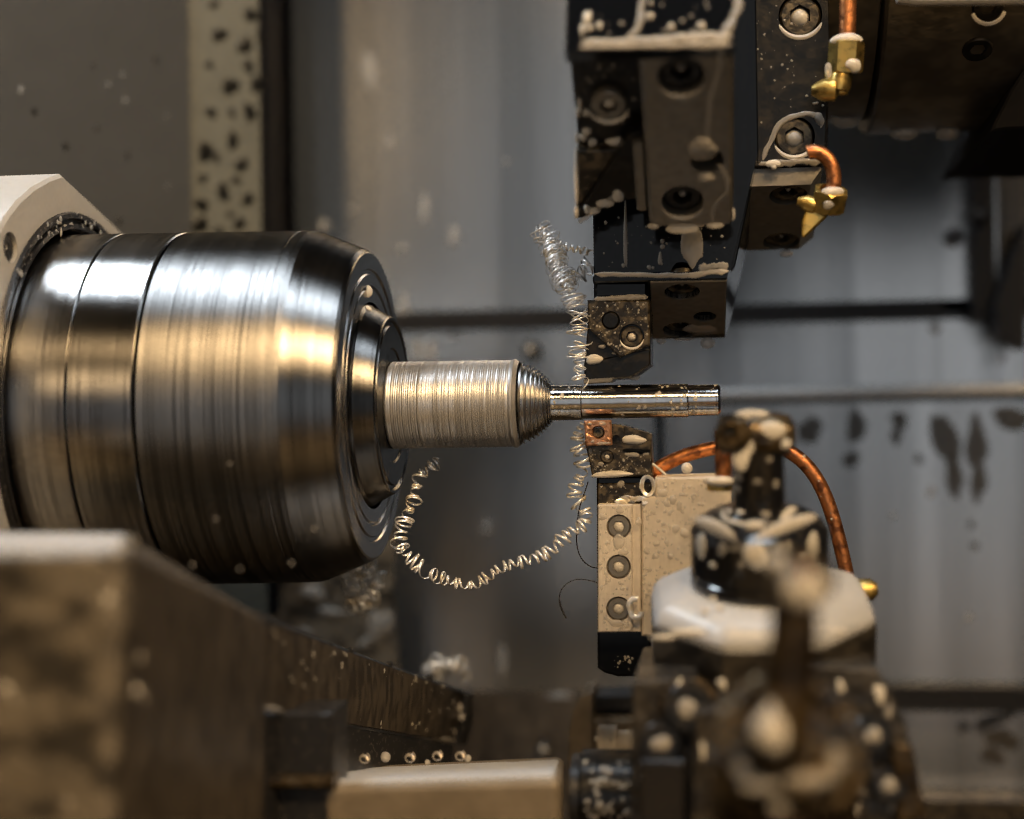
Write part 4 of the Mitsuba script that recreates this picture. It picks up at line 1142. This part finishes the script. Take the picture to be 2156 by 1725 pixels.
for i, (u, v, a, b, tl) in enumerate([(1505, 1112, 44, 15, .15), (1655, 1110, 58, 15, -.22), (1588, 1108, 18, 12, 0), (1476, 1150, 14, 28, 0), (1712, 1152, 14, 30, 0), (1590, 1172, 24, 28, 0), (1690, 1170, 8, 10, 0), (1520, 1158, 8, 15, .2), (1640, 1150, 6, 6, 0), (1548, 1140, 5, 6, 0), (1560, 1190, 6, 8, 0), (1500, 1190, 7, 7, 0)]):
    nz_drop(u, v, a, b, tl, i + 300, 'thin_coolant' if i in (7, 8, 9, 10) else 'coolant')
for i, (u, v, a, b, tl) in enumerate([(1468, 1078, 13, 16, .5), (1512, 1066, 16, 20, .6), (1660, 1080, 32, 9, -.1), (1716, 1076, 12, 16, 0), (1535, 1076, 8, 6, 0), (1558, 1078, 8, 6, 0), (1612, 1082, 9, 7, 0), (1485, 1088, 8, 7, 0), (1630, 1068, 7, 5, 0), (1580, 1066, 9, 5, 0), (1690, 1062, 9, 6, 0)]):
    nz_drop(u, v, a, b, tl, i + 320, 'coolant' if i % 3 else 'thin_coolant', (150, 139, 184, 84))
for i, (u, v, a, b) in enumerate([(1556, 1005, 8, 10), (1558, 975, 7, 7), (1620, 968, 6, 7), (1553, 1030, 7, 8), (1594, 1015, 8, 7), (1634, 1020, 7, 9), (1580, 945, 6, 6), (1610, 990, 4, 5)]):
    nz_drop(u, v, a, b, 0, i + 340, 'thin_coolant', (184, 52, 330, 49.01))
for i, (u, v, a, b, dy) in enumerate([(1582, 874, 34, 11, .003), (1560, 965, 16, 26, .0078), (1622, 907, 30, 18, .0055), (1655, 935, 10, 10, .006), (1575, 940, 12, 18, .0068)]):
    part(nz, 'coolant_drop', blob(P(u, v, CT[1] - dy), 1.0, i + 50, (a * sn, min(a, b) * .4 * sn, b * sn), .2), 'coolant')
# polished steps between nozzle and flange
part(nz, 'hex_step', hexa(PC, AN, 158 * sn, 2 * sn, 20 * sn, 0.35), 'gloss_black', 20)
m, uv = lathe([(-4 * sn, 176 * sn), (3 * sn, 176 * sn), (7 * sn, 170 * sn), (7 * sn, 140 * sn)], PC, AN, 96)
part(nz, 'ring', m, 'tool_steel', uv=uv)
part(nz, 'coolant_bead', ring_at(9, 150, 5 * sn, 40, -2.9, -1.0), 'coolant', 60)
part(nz, 'coolant_bead', ring_at(24, 136, 4 * sn, 40, -2.5, -0.7), 'thin_coolant', 60)

fl = thing('white_flange', 'wet white eight-sided flange under the black nozzle', 'flange')
e1, e2, _ = axes(AN)
th8 = np.arange(8) * np.pi / 4 + np.pi / 8 + 0.06


def octo(r_, t):
    return [NZ(t) + r_ * sn * (math.cos(a) * e1 + math.sin(a) * e2) for a in th8]


part(fl, 'body', rounded(octo(214, 0) + octo(243, -17) + octo(243, -24), 0.0065), 'white_cast', 40)
part(fl, 'coolant_film', rounded(octo(190, -2) + octo(188, 0.6), 0.0006), 'thin_coolant', 40)
for i, (u, v, a, b, Y) in enumerate([(1395, 1342, 24, 7, -0.0910), (1450, 1332, 36, 9, -0.0970), (1515, 1282, 8, 8, -0.0900), (1484, 1288, 8, 8, -0.0900), (1500, 1262, 7, 7, -0.0850), (1760, 1330, 20, 7, -0.0970)]):
    part(fl, 'coolant_drop', blob(P(u, v, Y - .002), 1.0, i + 60, (a * sn, b * sn * .6, b * sn * .8), .15), 'coolant')
nb2 = thing('valve_body', 'dark cast valve body carrying the white flange at the bottom right, spotted with coolant', 'machine part')
part(nb2, 'neck', arr(hull(octo(240, -24) + octo(238, -150))), 'dark_cast', 20)
part(nb2, 'gasket', rounded(octo(244, -150) + octo(244, -160), .001), 'rubber', 40)


def lump(parent, pxs, Y0, Y1, bsdf, r=0.0012, name='casting'):
    return part(parent, name, rounded([P(u, v, Y0) * [1, 0, 1] + [0, Y, 0] for u, v in pxs for Y in (Y0, Y1)], r), bsdf, 40)


lump(nb2, [(1338, 1436), (1462, 1428), (1470, 1800), (1332, 1800)], -0.0980, -0.035, 'dark_cast')
lump(nb2, [(1350, 1600), (1440, 1600), (1440, 1800), (1350, 1800)], -0.1080, -0.0930, 'gloss_black')
lump(nb2, [(1704, 1404), (1842, 1412), (1900, 1520), (1945, 1800), (1690, 1800)], -0.0980, -0.03, 'dark_cast')
lump(nb2, [(1468, 1500), (1700, 1484), (1720, 1820), (1456, 1820)], -0.1130, -0.035, 'dark_cast')
lump(nb2, [(1880, 1560), (1912, 1566), (1950, 1760), (1900, 1760)], -0.1030, -0.1, 'bronze_dark')
for u, v, q in ((1450, 1490, 46), (1392, 1562, 38), (1838, 1545, 36), (1872, 1650, 34), (1395, 1690, 36)):
    k = part(nb2, 'bolt', place(SCREW, P(u, v, -0.1040), (0, -1, 0.25), q * sn, .3), 'black_steel', 25)
    part(k, 'coolant_drop', dome(P(u, v + 4, -0.1045), (0, -1, .25), q * .5 * sn, q * .42 * sn, .0010, seed=u), 'thin_coolant')
part(nb2, 'washer', turned([(-.003, 60 * sn), (0, 60 * sn), (.001, 54 * sn)], P(1450, 1490, -0.0985), (0, -1, .25), 40), 'bronze_dark', 30)
VD_ = [(1428, 1452, 12, 26), (1405, 1440, 18, 14), (1520, 1440, 12, 12), (1568, 1452, 16, 10), (1600, 1466, 12, 12), (1538, 1535, 14, 30), (1560, 1505, 16, 32), (1614, 1500, 20, 26), (1770, 1446, 12, 14), (1790, 1505, 13, 13), (1852, 1462, 11, 30), (1872, 1500, 10, 17), (1880, 1590, 12, 12), (1812, 1580, 13, 10), (1512, 1640, 18, 18), (1424, 1645, 16, 8), (1368, 1706, 13, 13), (1500, 1680, 14, 14), (1786, 1610, 12, 12), (1818, 1668, 12, 12), (1808, 1706, 10, 14), (1600, 1715, 20, 8), (1480, 1580, 8, 20), (1730, 1690, 22, 9), (1880, 1700, 8, 11), (1345, 1500, 8, 16), (1350, 1640, 8, 8)]
VD = [q_ for i_, q_ in enumerate(VD_) if i_ % 4 != 1]
for i, (u, v, a, b) in enumerate(VD):
    Y = -0.1140 if 1470 < u < 1700 and v > 1500 else (-0.0995 if v > 1432 else -0.1010)
    part(nb2, 'coolant_drop', dome(P(u, v, Y), (0, -1, 0.1), a * .8 * sc(Y), b * .8 * sc(Y), min(a, b) * .3 * sc(Y), seed=i + 80, wob=.45), 'coolant' if i % 3 != 2 else 'thin_coolant')

# bent pipe in front of it, far out of focus
fp = thing('front_pipe', 'blurred dark bronze pipe with a pale coolant-covered elbow, in front of the white flange', 'pipe')
YF = -0.20
sf = sc(YF)
part(fp, 'tube', tube(curve([P(1668, 1250, YF), P(1672, 1330, YF), P(1662, 1420, YF), P(1648, 1520, YF), P(1640, 1580, YF + .004)], 40), np.linspace(46, 62, 40) * sf, 28), 'bronze_dark', 60)
part(fp, 'elbow', tube(curve([P(1668, 1262, YF), P(1676, 1232, YF), P(1694, 1218, YF + .004), P(1720, 1216, YF + .012)], 16), np.array([40, 44, 48, 50, 52, 53, 54, 54, 54, 53, 52, 50, 47, 43, 38, 30]) * sf, 24), 'bronze_dark', 60)
part(fp, 'coolant_drop', blob(P(1694, 1238, YF - .006), 1.0, 4, (44 * sf, 20 * sf, 40 * sf), .12), 'coolant')
part(fp, 'coolant_drop', blob(P(1640, 1188, YF + .012), 1.0, 6, (26 * sf, 20 * sf, 22 * sf), .15), 'coolant')
part(fp, 'rust_mark', dome(P(1692, 1200, YF - .0095 * .8), (0, -1, .7), 22 * sf, 7 * sf, .002, along=(1, 0, .3), seed=3), 'copper')
m, uv = lathe([(.006, 40 * sf), (.006, 84 * sf), (.001, 90 * sf), (.001, 118 * sf), (.004, 120 * sf), (.004, 150 * sf), (.001, 156 * sf), (-.004, 158 * sf), (-.004, 168 * sf), (-.03, 172 * sf)], P(1655, 1560, YF + .02), (0, -0.75, 0.66), 64)
part(fp, 'base_ring', m, 'bronze_dark', uv=uv)
part(fp, 'coolant_drop', dome(P(1622, 1530, YF - .008), (0, -1, .35), 40 * sf, 46 * sf, .003, seed=8, wob=.25, tail=.75), 'coolant')
for i, (u, v, a, b) in enumerate([(1700, 1640, 60, 14), (1600, 1655, 40, 12), (1760, 1600, 14, 30), (1560, 1620, 16, 14), (1640, 1700, 18, 12)]):
    part(fp, 'coolant_drop', blob(P(u, v, YF + .001), 1.0, i + 130, (a * sf, 8 * sf, b * sf), .15), 'thin_coolant')
# small copper riser beside the stem
c4 = thing('copper_pipe', 'short upright copper riser between the steel block and the nozzle stem', 'pipe')
YV = -0.035
part(c4, 'tube', tube([P(1521, 905, YV), P(1522, 960, YV), P(1524, 1012, YV)], 17 * sc(YV), 18), 'copper', 60)
part(c4, 'nut', hexa(P(1515, 1024, YV), (0, 0, 1), 26 * sc(YV), -.0015, .0022, .4), 'brass', 20)
part(c4, 'coolant_drop', blob(P(1517, 1014, YV - .003), 1.0, 3, (28 * sc(YV), 14 * sc(YV), 11 * sc(YV))), 'coolant')
single('brass_cap', 'small brass cap peeking out right of the white flange', 'fitting', turned([(-.006, 22 * sn), (0, 26 * sn), (.004, 24 * sn), (.006, 12 * sn)], P(1808, 1245, -.035), (1, -.1, 0.15), 32), 'brass', 40)

# ------------------------------------------------------------------ foreground and lower parts of the machine
fb = thing('guide_block', 'big out-of-focus worn metal block in the lower left corner, pale wet top edge', 'machine part')
YG = -0.20
front = [P(-160, 1166, YG), P(256, 1166, YG), P(228, 1900, YG), P(-160, 1900, YG)]
backp = [P(-160, 1118, YG + .075), P(285, 1124, YG + .06)]
part(fb, 'body', rounded(front + backp + [P(-160, 1900, YG + .07), P(285, 1900, YG + .06)], 0.003), 'worn_plate', 40)
wing = [P(262, 1160, YG + .004), P(552, 1302, -.115), P(546, 1900, -.115), P(236, 1900, YG + .004), P(300, 1150, -.14), P(552, 1300, -.108), P(300, 1900, -.135), P(548, 1900, -.108)]
part(fb, 'wing', rounded(wing, 0.0015), 'stained_plate', 40)
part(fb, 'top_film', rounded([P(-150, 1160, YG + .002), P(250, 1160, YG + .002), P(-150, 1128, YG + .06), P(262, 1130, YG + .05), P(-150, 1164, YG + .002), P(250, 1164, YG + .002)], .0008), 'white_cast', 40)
sg = sc(YG)
for i, (u, v, a) in enumerate([(246, 1163, 10), (228, 1262, 13), (292, 1385, 9), (286, 1455, 11), (300, 1470, 8), (12, 1450, 12), (28, 1470, 10), (512, 1494, 6), (498, 1360, 5), (145, 1690, 9), (330, 1320, 5), (400, 1440, 5)]):
    t = (u - 262) / 290
    Y = YG - .001 if u < 250 else YG + .004 + t * .081 - .002
    part(fb, 'coolant_drop', blob(P(u, v, Y), a * sc(Y) * 1.0, i + 160, (1, .5, 1), .1), 'coolant' if i in (0, 1, 2, 3, 5) else 'thin_coolant')
scatter(fb, lambda rg: (P(rg.uniform(0, 240), rg.uniform(1180, 1720), YG + .0002), (0, -1, 0)), 26, 0.0008, 0.0026, 81, 'thin_coolant')

rail = thing('splash_rail', 'long dark splash plate with a black rubber top edge running back under the chuck', 'machine part')


def strip3(a, b, c, d, th):
    """a plate through four points (upper left, upper right, lower right, lower left), th thick away from the camera"""
    n = unit(np.cross(b - a, d - a))
    n = -n if n[1] < 0 else n
    return arr(hull([a, b, c, d, a + n * th, b + n * th, c + n * th, d + n * th]))


q = [P(548, 1306, -.112), P(978, 1462, .085), P(962, 1562, .085), P(548, 1492, -.112)]
part(rail, 'plate', strip3(*q, .003), 'stained_plate', 20)
off = np.array([0, -.0012, 0])
tp = [P(540, 1298, -.115), P(700, 1364, -.045), P(850, 1419, .025), P(982, 1462, .088)]
seal2 = part(rail, 'top_seal', tube(curve(tp, 50) + off, 0.0017, 10), 'rubber', 60)
for i, (u, v, Y) in enumerate([(692, 1362, -.05), (738, 1376, -.03), (820, 1404, .01), (905, 1432, .05), (902, 1448, .05)]):
    part(seal2, 'clip', box(P(u, v, Y) - [.0012, .0022, .0018], P(u, v, Y) + [.0012, .001, .0018], .0003), 'rubber')
part(rail, 'end_seal', tube([P(981, 1460, .084), P(978, 1520, .084), P(966, 1562, .084)], 0.0032, 10), 'rubber', 60)
bp = [P(550, 1490, -.114), P(600, 1498, -.09), P(700, 1516, -.04), P(830, 1538, .02), P(962, 1562, .084)]
part(rail, 'lower_bead', bead(bp, .0016, 4, 90, .5), 'thin_coolant')
part(rail, 'under_plate', strip3(P(546, 1500, -.110), P(955, 1568, .088), P(940, 1750, .088), P(546, 1750, -.110), .003), 'rubber', 20)


def on_rail(rg):
    t, w = rg.random(), rg.random()
    a, b = q[0] + (q[1] - q[0]) * t, q[3] + (q[2] - q[3]) * t
    return a + (b - a) * w + off * .15, (0.42, -1, 0)


scatter(rail, on_rail, 110, 0.00015, 0.0007, 91, 'thin_coolant', stretch=2.5)
for i, (u, v, Y, a) in enumerate([(657, 1528, -.07, 6), (660, 1560, -.07, 10), (966, 1490, .08, 9), (972, 1510, .08, 7), (655, 1572, -.07, 6)]):
    part(rail, 'coolant_drop', blob(P(u, v, Y), a * sc(Y), i + 190, (1, .6, 1.2)), 'thin_coolant')
base = struct('machine_base', slab([(520, 1500), (700, 1500), (700, 1900), (520, 1900)], -0.095, 0.02, .001), 'rubber')
part(base, 'step', slab([(545, 1640), (700, 1640), (700, 1662), (545, 1662)], -0.102, 0.01, .001), 'bronze_dark')

bm = thing('steel_beam', 'flat steel beam with wet bright top and small chips on it at the bottom edge', 'machine part')
YS = -0.095
part(bm, 'body', rounded([P(682, 1662, YS), P(1174, 1650, YS), P(1174, 1900, YS), P(682, 1900, YS), P(694, 1628, YS + .105), P(1184, 1604, YS + .105), P(682, 1900, YS + .1), P(1174, 1900, YS + .1)], .003), 'beam_plate', 40)
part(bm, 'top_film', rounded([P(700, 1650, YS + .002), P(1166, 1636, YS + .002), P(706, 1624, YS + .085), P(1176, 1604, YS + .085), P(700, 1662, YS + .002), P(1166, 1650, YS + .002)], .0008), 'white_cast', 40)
for i, (u, v) in enumerate([(766, 1600), (862, 1598), (920, 1594), (968, 1594)]):
    c = thing('metal_curl', ['rough steel curl, leftmost of the four on the beam', 'small bright ring of swarf second from left on the beam', 'steel curl third from left on the beam, beside the last one', 'rightmost open steel curl standing on the beam'][i], 'metal chip')
    a = np.linspace(0, 7.5, 60)
    Yc = YS + .06
    put(c, tube(P(u, v, Yc) + np.stack([9 * sc(Yc) * np.cos(a), .0005 * a - .001, 9 * sc(Yc) * np.sin(a)], 1), .00032, 8, 1.8), 'curl_steel', 60)
for i, (u, v, a) in enumerate([(812, 1594, 11), (900, 1605, 6), (985, 1597, 8)]):
    part(bm, 'coolant_drop', blob(P(u, v, YS + .07), a * sc(-.03), i, (1, 1, 1)), 'thin_coolant')

rl = thing('roller', 'black wet roller between the steel beam and the valve body', 'roller')
YO = -0.055
part(rl, 'drum', turned([(X(1212, YO), 60 * sc(YO)), (X(1212, YO), 88 * sc(YO)), (X(1216, YO), 93 * sc(YO)), (X(1330, YO), 93 * sc(YO)), (X(1345, YO), 88 * sc(YO))], (0, YO, float(P(1260, 1674, YO)[2])), (1, 0, 0), 64), 'black_steel', 35)
part(rl, 'rim', turned([(X(1192, YO), 82 * sc(YO)), (X(1194, YO), 86 * sc(YO)), (X(1211, YO), 86 * sc(YO))], (0, YO, float(P(1260, 1676, YO)[2])), (1, 0, 0), 64), 'rubber', 35)


def on_roller(rg):
    a = rg.uniform(-.3, 1.1)
    r = 93 * sc(YO)
    return (rg.uniform(X(1222, YO), X(1325, YO)), YO - r * math.cos(a), float(P(1260, 1674, YO)[2]) + r * math.sin(a)), (0, -math.cos(a), math.sin(a))


scatter(rl, on_roller, 60, 0.0003, 0.0016, 95, 'thin_coolant')
br = thing('bracket', 'rounded beige bracket with a bright bolt between the beam and the valve body', 'bracket')
YW = 0.06
part(br, 'body', slab([(1196, 1620), (1198, 1540), (1206, 1500), (1220, 1470), (1240, 1460), (1248, 1458), (1248, 1620)], YW, .03, .002), 'beam_plate', 30)
part(br, 'shelf', slab([(1246, 1516), (1360, 1516), (1360, 1620), (1246, 1620)], YW + .004, .03, .001), 'beam_plate', 30)
part(br, 'gap_cover', slab([(1246, 1466), (1360, 1462), (1360, 1498), (1246, 1500)], YW + .012, .02, .001), 'rubber', 30)
kb = part(br, 'bolt', turned([(X(1252, YW), 30 * sc(YW)), (X(1256, YW), 36 * sc(YW)), (X(1292, YW), 36 * sc(YW)), (X(1293, YW), 26 * sc(YW)), (X(1345, YW), 26 * sc(YW))], (0, YW - .012, float(P(1290, 1550, YW)[2])), (1, 0, 0), 32), 'bright_steel', 25)
for i, (u, v) in enumerate([(1256, 1556), (1272, 1556), (1288, 1556)]):
    part(kb, 'coolant_drop', blob(P(u, v, YW - .0185), 6 * sc(YW), i, (1, .5, 1)), 'coolant')

# ------------------------------------------------------------------ swarf
def coil(path, turns, r, w, seed, per=16, wob=0.3, flat=2.2, n=None, pile=0.25):
    """a springy chip: a helix of a flat strip round a path"""
    n = n or int(turns * per)
    c = curve(path, n)
    t = np.linspace(0, 1, n)
    tg = np.gradient(c, axis=0)
    tg /= np.linalg.norm(tg, axis=1, keepdims=True)
    a = np.zeros_like(c)
    a[0] = unit(np.cross(tg[0], [0.1, 1, 0.05]))
    for i in range(1, n):
        k = a[i - 1] - np.dot(a[i - 1], tg[i]) * tg[i]
        a[i] = k / np.linalg.norm(k)
    b = np.cross(tg, a)
    s = np.stack([t * turns, t * 0, t * 0], 1)
    ph = 2 * np.pi * turns * t + 2.5 * wob * meshkit.noise(s * .7, seed + 1)
    rr = (r(t) if callable(r) else r) * (1 + wob * 2 * (meshkit.noise(s * .9, seed) - .5))
    sh = pile * rr * (np.cos(ph * 0.5 + 1.7 * seed) * 0.6 + 1.6 * (meshkit.noise(s * 1.3, seed + 7) - .5))
    rad = np.cos(ph)[:, None] * a + np.sin(ph)[:, None] * b
    p = c + rr[:, None] * rad + sh[:, None] * tg
    # the strip stands on edge along the coil's axis, tilted as a cut chip is
    q = unit_rows(np.gradient(p, axis=0))
    wd = unit_rows(tg - (tg * q).sum(1, keepdims=True) * q)
    th = np.cross(q, wd)
    k = 6
    an = np.arange(k) * 2 * np.pi / k
    v = (p[:, None] + w * flat * np.cos(an)[None, :, None] * wd[:, None] + w * 0.7 * np.sin(an)[None, :, None] * th[:, None]).reshape(-1, 3)
    i, j = np.arange(k), (np.arange(k) + 1) % k
    f = []
    for m in range(n - 1):
        f.append(np.stack([m * k + i, m * k + j, m * k + k + j], 1))
        f.append(np.stack([m * k + i, m * k + k + j, m * k + k + i], 1))
    return v, np.vstack(f)


def unit_rows(x):
    return x / np.maximum(np.linalg.norm(x, axis=1, keepdims=True), 1e-12)


LP = [(1229, 888, -.006), (1222, 902, -.004), (1216, 924, -.002), (1220, 948, -.002), (1226, 964, -.002), (1227, 990, -.001), (1219, 1010, 0), (1210, 1030, 0), (1211, 1047, 0), (1222, 1062, 0), (1233, 1083, -.002), (1232, 1100, -.004),
      (1205, 1118, -.006), (1172, 1148, -.008), (1130, 1175, -.010), (1083, 1186, -.012), (1040, 1204, -.012), (992, 1232, -.012), (950, 1224, -.012), (915, 1212, -.010), (885, 1196, -.008), (858, 1168, -.008), (842, 1146, -.006), (846, 1112, -.004), (862, 1076, 0), (873, 1040, .004), (884, 1004, .006), (904, 986, .006), (924, 966, .006)]
lc = thing('swarf_coil', 'long springy steel chip hanging in a loop below the shaft from the copper-coloured insert', 'metal chip')
put(lc, coil([P(*k) for k in LP], 62, lambda t: (13.0 + 2.5 * np.sin(t * 9)) * S0 * np.clip(t * 12 + .5, 0, 1), .00018, 3, 20, .45, 2.2, pile=.45), 'chip_steel', 60)
UPH = [(1224, 803, -.006), (1219, 780, -.006), (1224, 758, -.004), (1217, 735, -.004), (1221, 712, -.004), (1216, 690, -.004), (1219, 668, -.004), (1210, 640, -.003), (1203, 618, -.002), (1194, 600, 0), (1184, 582, .002), (1176, 560, .004), (1170, 540, .006), (1164, 516, .008), (1160, 498, .01), (1150, 486, .012), (1144, 500, .014), (1152, 522, .014), (1164, 545, .012)]
uc = thing('swarf_coil', 'tangled bright steel chip climbing from the shaft beside the upper turning tool', 'metal chip')
put(uc, cat([coil([P(*k) for k in UPH], 58, lambda t: (13.0 + 5.5 * np.sin(t * 3.1)) * S0, .00016, 9, 22, .65, 1.6, pile=.8),
             coil([P(1196, 612, -.002), P(1180, 575, .003), P(1166, 535, .006), P(1152, 500, .010), P(1142, 488, .012), P(1150, 515, .013), P(1168, 552, .010), P(1186, 590, .004)], 34, 15 * S0, .00017, 21, 20, .8, 1.7, pile=1.1)]), 'chip_steel', 60)
u2 = thing('swarf_coil', 'short loose steel spiral between the tangled chip and the tool block', 'metal chip')
put(u2, cat([coil([P(1178, 512, .008), P(1200, 522, .008), P(1222, 526, .008), P(1246, 536, .010)], 5.2, 8 * S0, .00022, 4, 20, .1, 2.0, pile=0),
             coil([P(1180, 590, .01), P(1205, 585, .01), P(1228, 575, .012), P(1246, 552, .014)], 9, 18 * S0, .0002, 6, 20, .4, 2.0, pile=.7)]), 'chip_steel', 60)
w1 = thing('thin_chip', 'fine dark wire-like chip curving down the left edge of the clamp plate', 'metal chip')
put(w1, tube(curve([P(u, v, -.002) for u, v in [(1238, 1015), (1228, 1045), (1219, 1075), (1215, 1110), (1214, 1140), (1222, 1172), (1238, 1190), (1258, 1196)]], 60), .00022, 6), 'dark_wire', 60)
w2 = thing('thin_chip', 'fine dark wire-like chip arching out from the lower left of the clamp plate', 'metal chip')
put(w2, tube(curve([P(u, v, .004) for u, v in [(1260, 1228), (1240, 1222), (1212, 1221), (1190, 1232), (1178, 1255), (1180, 1275), (1192, 1302)]], 60), np.concatenate([np.full(44, .00018), np.full(16, .00035)]), 6), 'dark_wire', 60)
w3 = thing('thin_chip', 'straight pale steel splinter sticking out where the copper line meets the tool', 'metal chip')
put(w3, tube([P(1374, 977, -.008), P(1388, 988, -.009), P(1402, 1000, -.010)], .0005, 8), 'chip_steel', 60)
k = thing('metal_curl', 'flat steel curl lying over the lowest screw of the clamp plate', 'metal chip')
put(k, tube(curve([P(u, v, YK - .0018) for u, v in [(1343, 1262), (1332, 1263), (1325, 1270), (1327, 1285), (1333, 1298), (1342, 1300), (1350, 1288)]], 40), .00045, 8, 2.2), 'chip_steel', 60)
k = thing('metal_curl', 'ring-shaped steel curls wedged between the tool neck and the steel block', 'metal chip')
a = np.linspace(0, 16, 130)
put(k, tube(P(1364, 1023, -.008) + np.stack([(10 + a * .25) * S0 * np.cos(a), -.00012 * a, (17 + a * .2) * S0 * np.sin(a)], 1), .00028, 6, 2.0), 'chip_steel', 60)
k = thing('chip_pile', 'crumpled pale chips lying on top of the clamp plate', 'metal chip')
rg = random.Random(12)
ms = []
for i in range(9):
    p = P(1300 + rg.uniform(0, 46), 1056 + rg.uniform(-8, 5), -.008 + rg.uniform(-.002, .003))
    a = np.linspace(0, rg.uniform(2, 5), 24)
    e1, e2, _ = axes([rg.gauss(0, 1), rg.gauss(0, 1), rg.gauss(0, 1)])
    ms.append(tube(p + rg.uniform(5, 14) * S0 * (np.cos(a)[:, None] * e1 + np.sin(a)[:, None] * e2 * .6) + a[:, None] * [.0004, 0, 0], .0004, 6, 2.4))
put(k, cat(ms), 'chip_steel', 60)


def nest(u, v, Y, w, h, seed, n=14, r=11, bs='chip_steel'):
    rg = random.Random(seed)
    pts = [P(u + rg.uniform(-w, w), v + rg.uniform(-h, h), Y + rg.uniform(-.008, .008)) for _ in range(n)]
    return coil(pts, n * 3.2, r * sc(Y), .0003, seed, 14, .5, 2.0)


single('swarf_nest', 'bluish tangled nest of chips hanging behind the lower edge of the chuck', 'metal chips', nest(762, 1222, .06, 26, 58, 5, 22, 12), 'chip_steel', 60)
single('swarf_nest', 'loose nest of chips lying on the far end of the splash plate', 'metal chips', nest(938, 1412, .10, 36, 20, 8, 14, 11), 'chip_steel', 60)
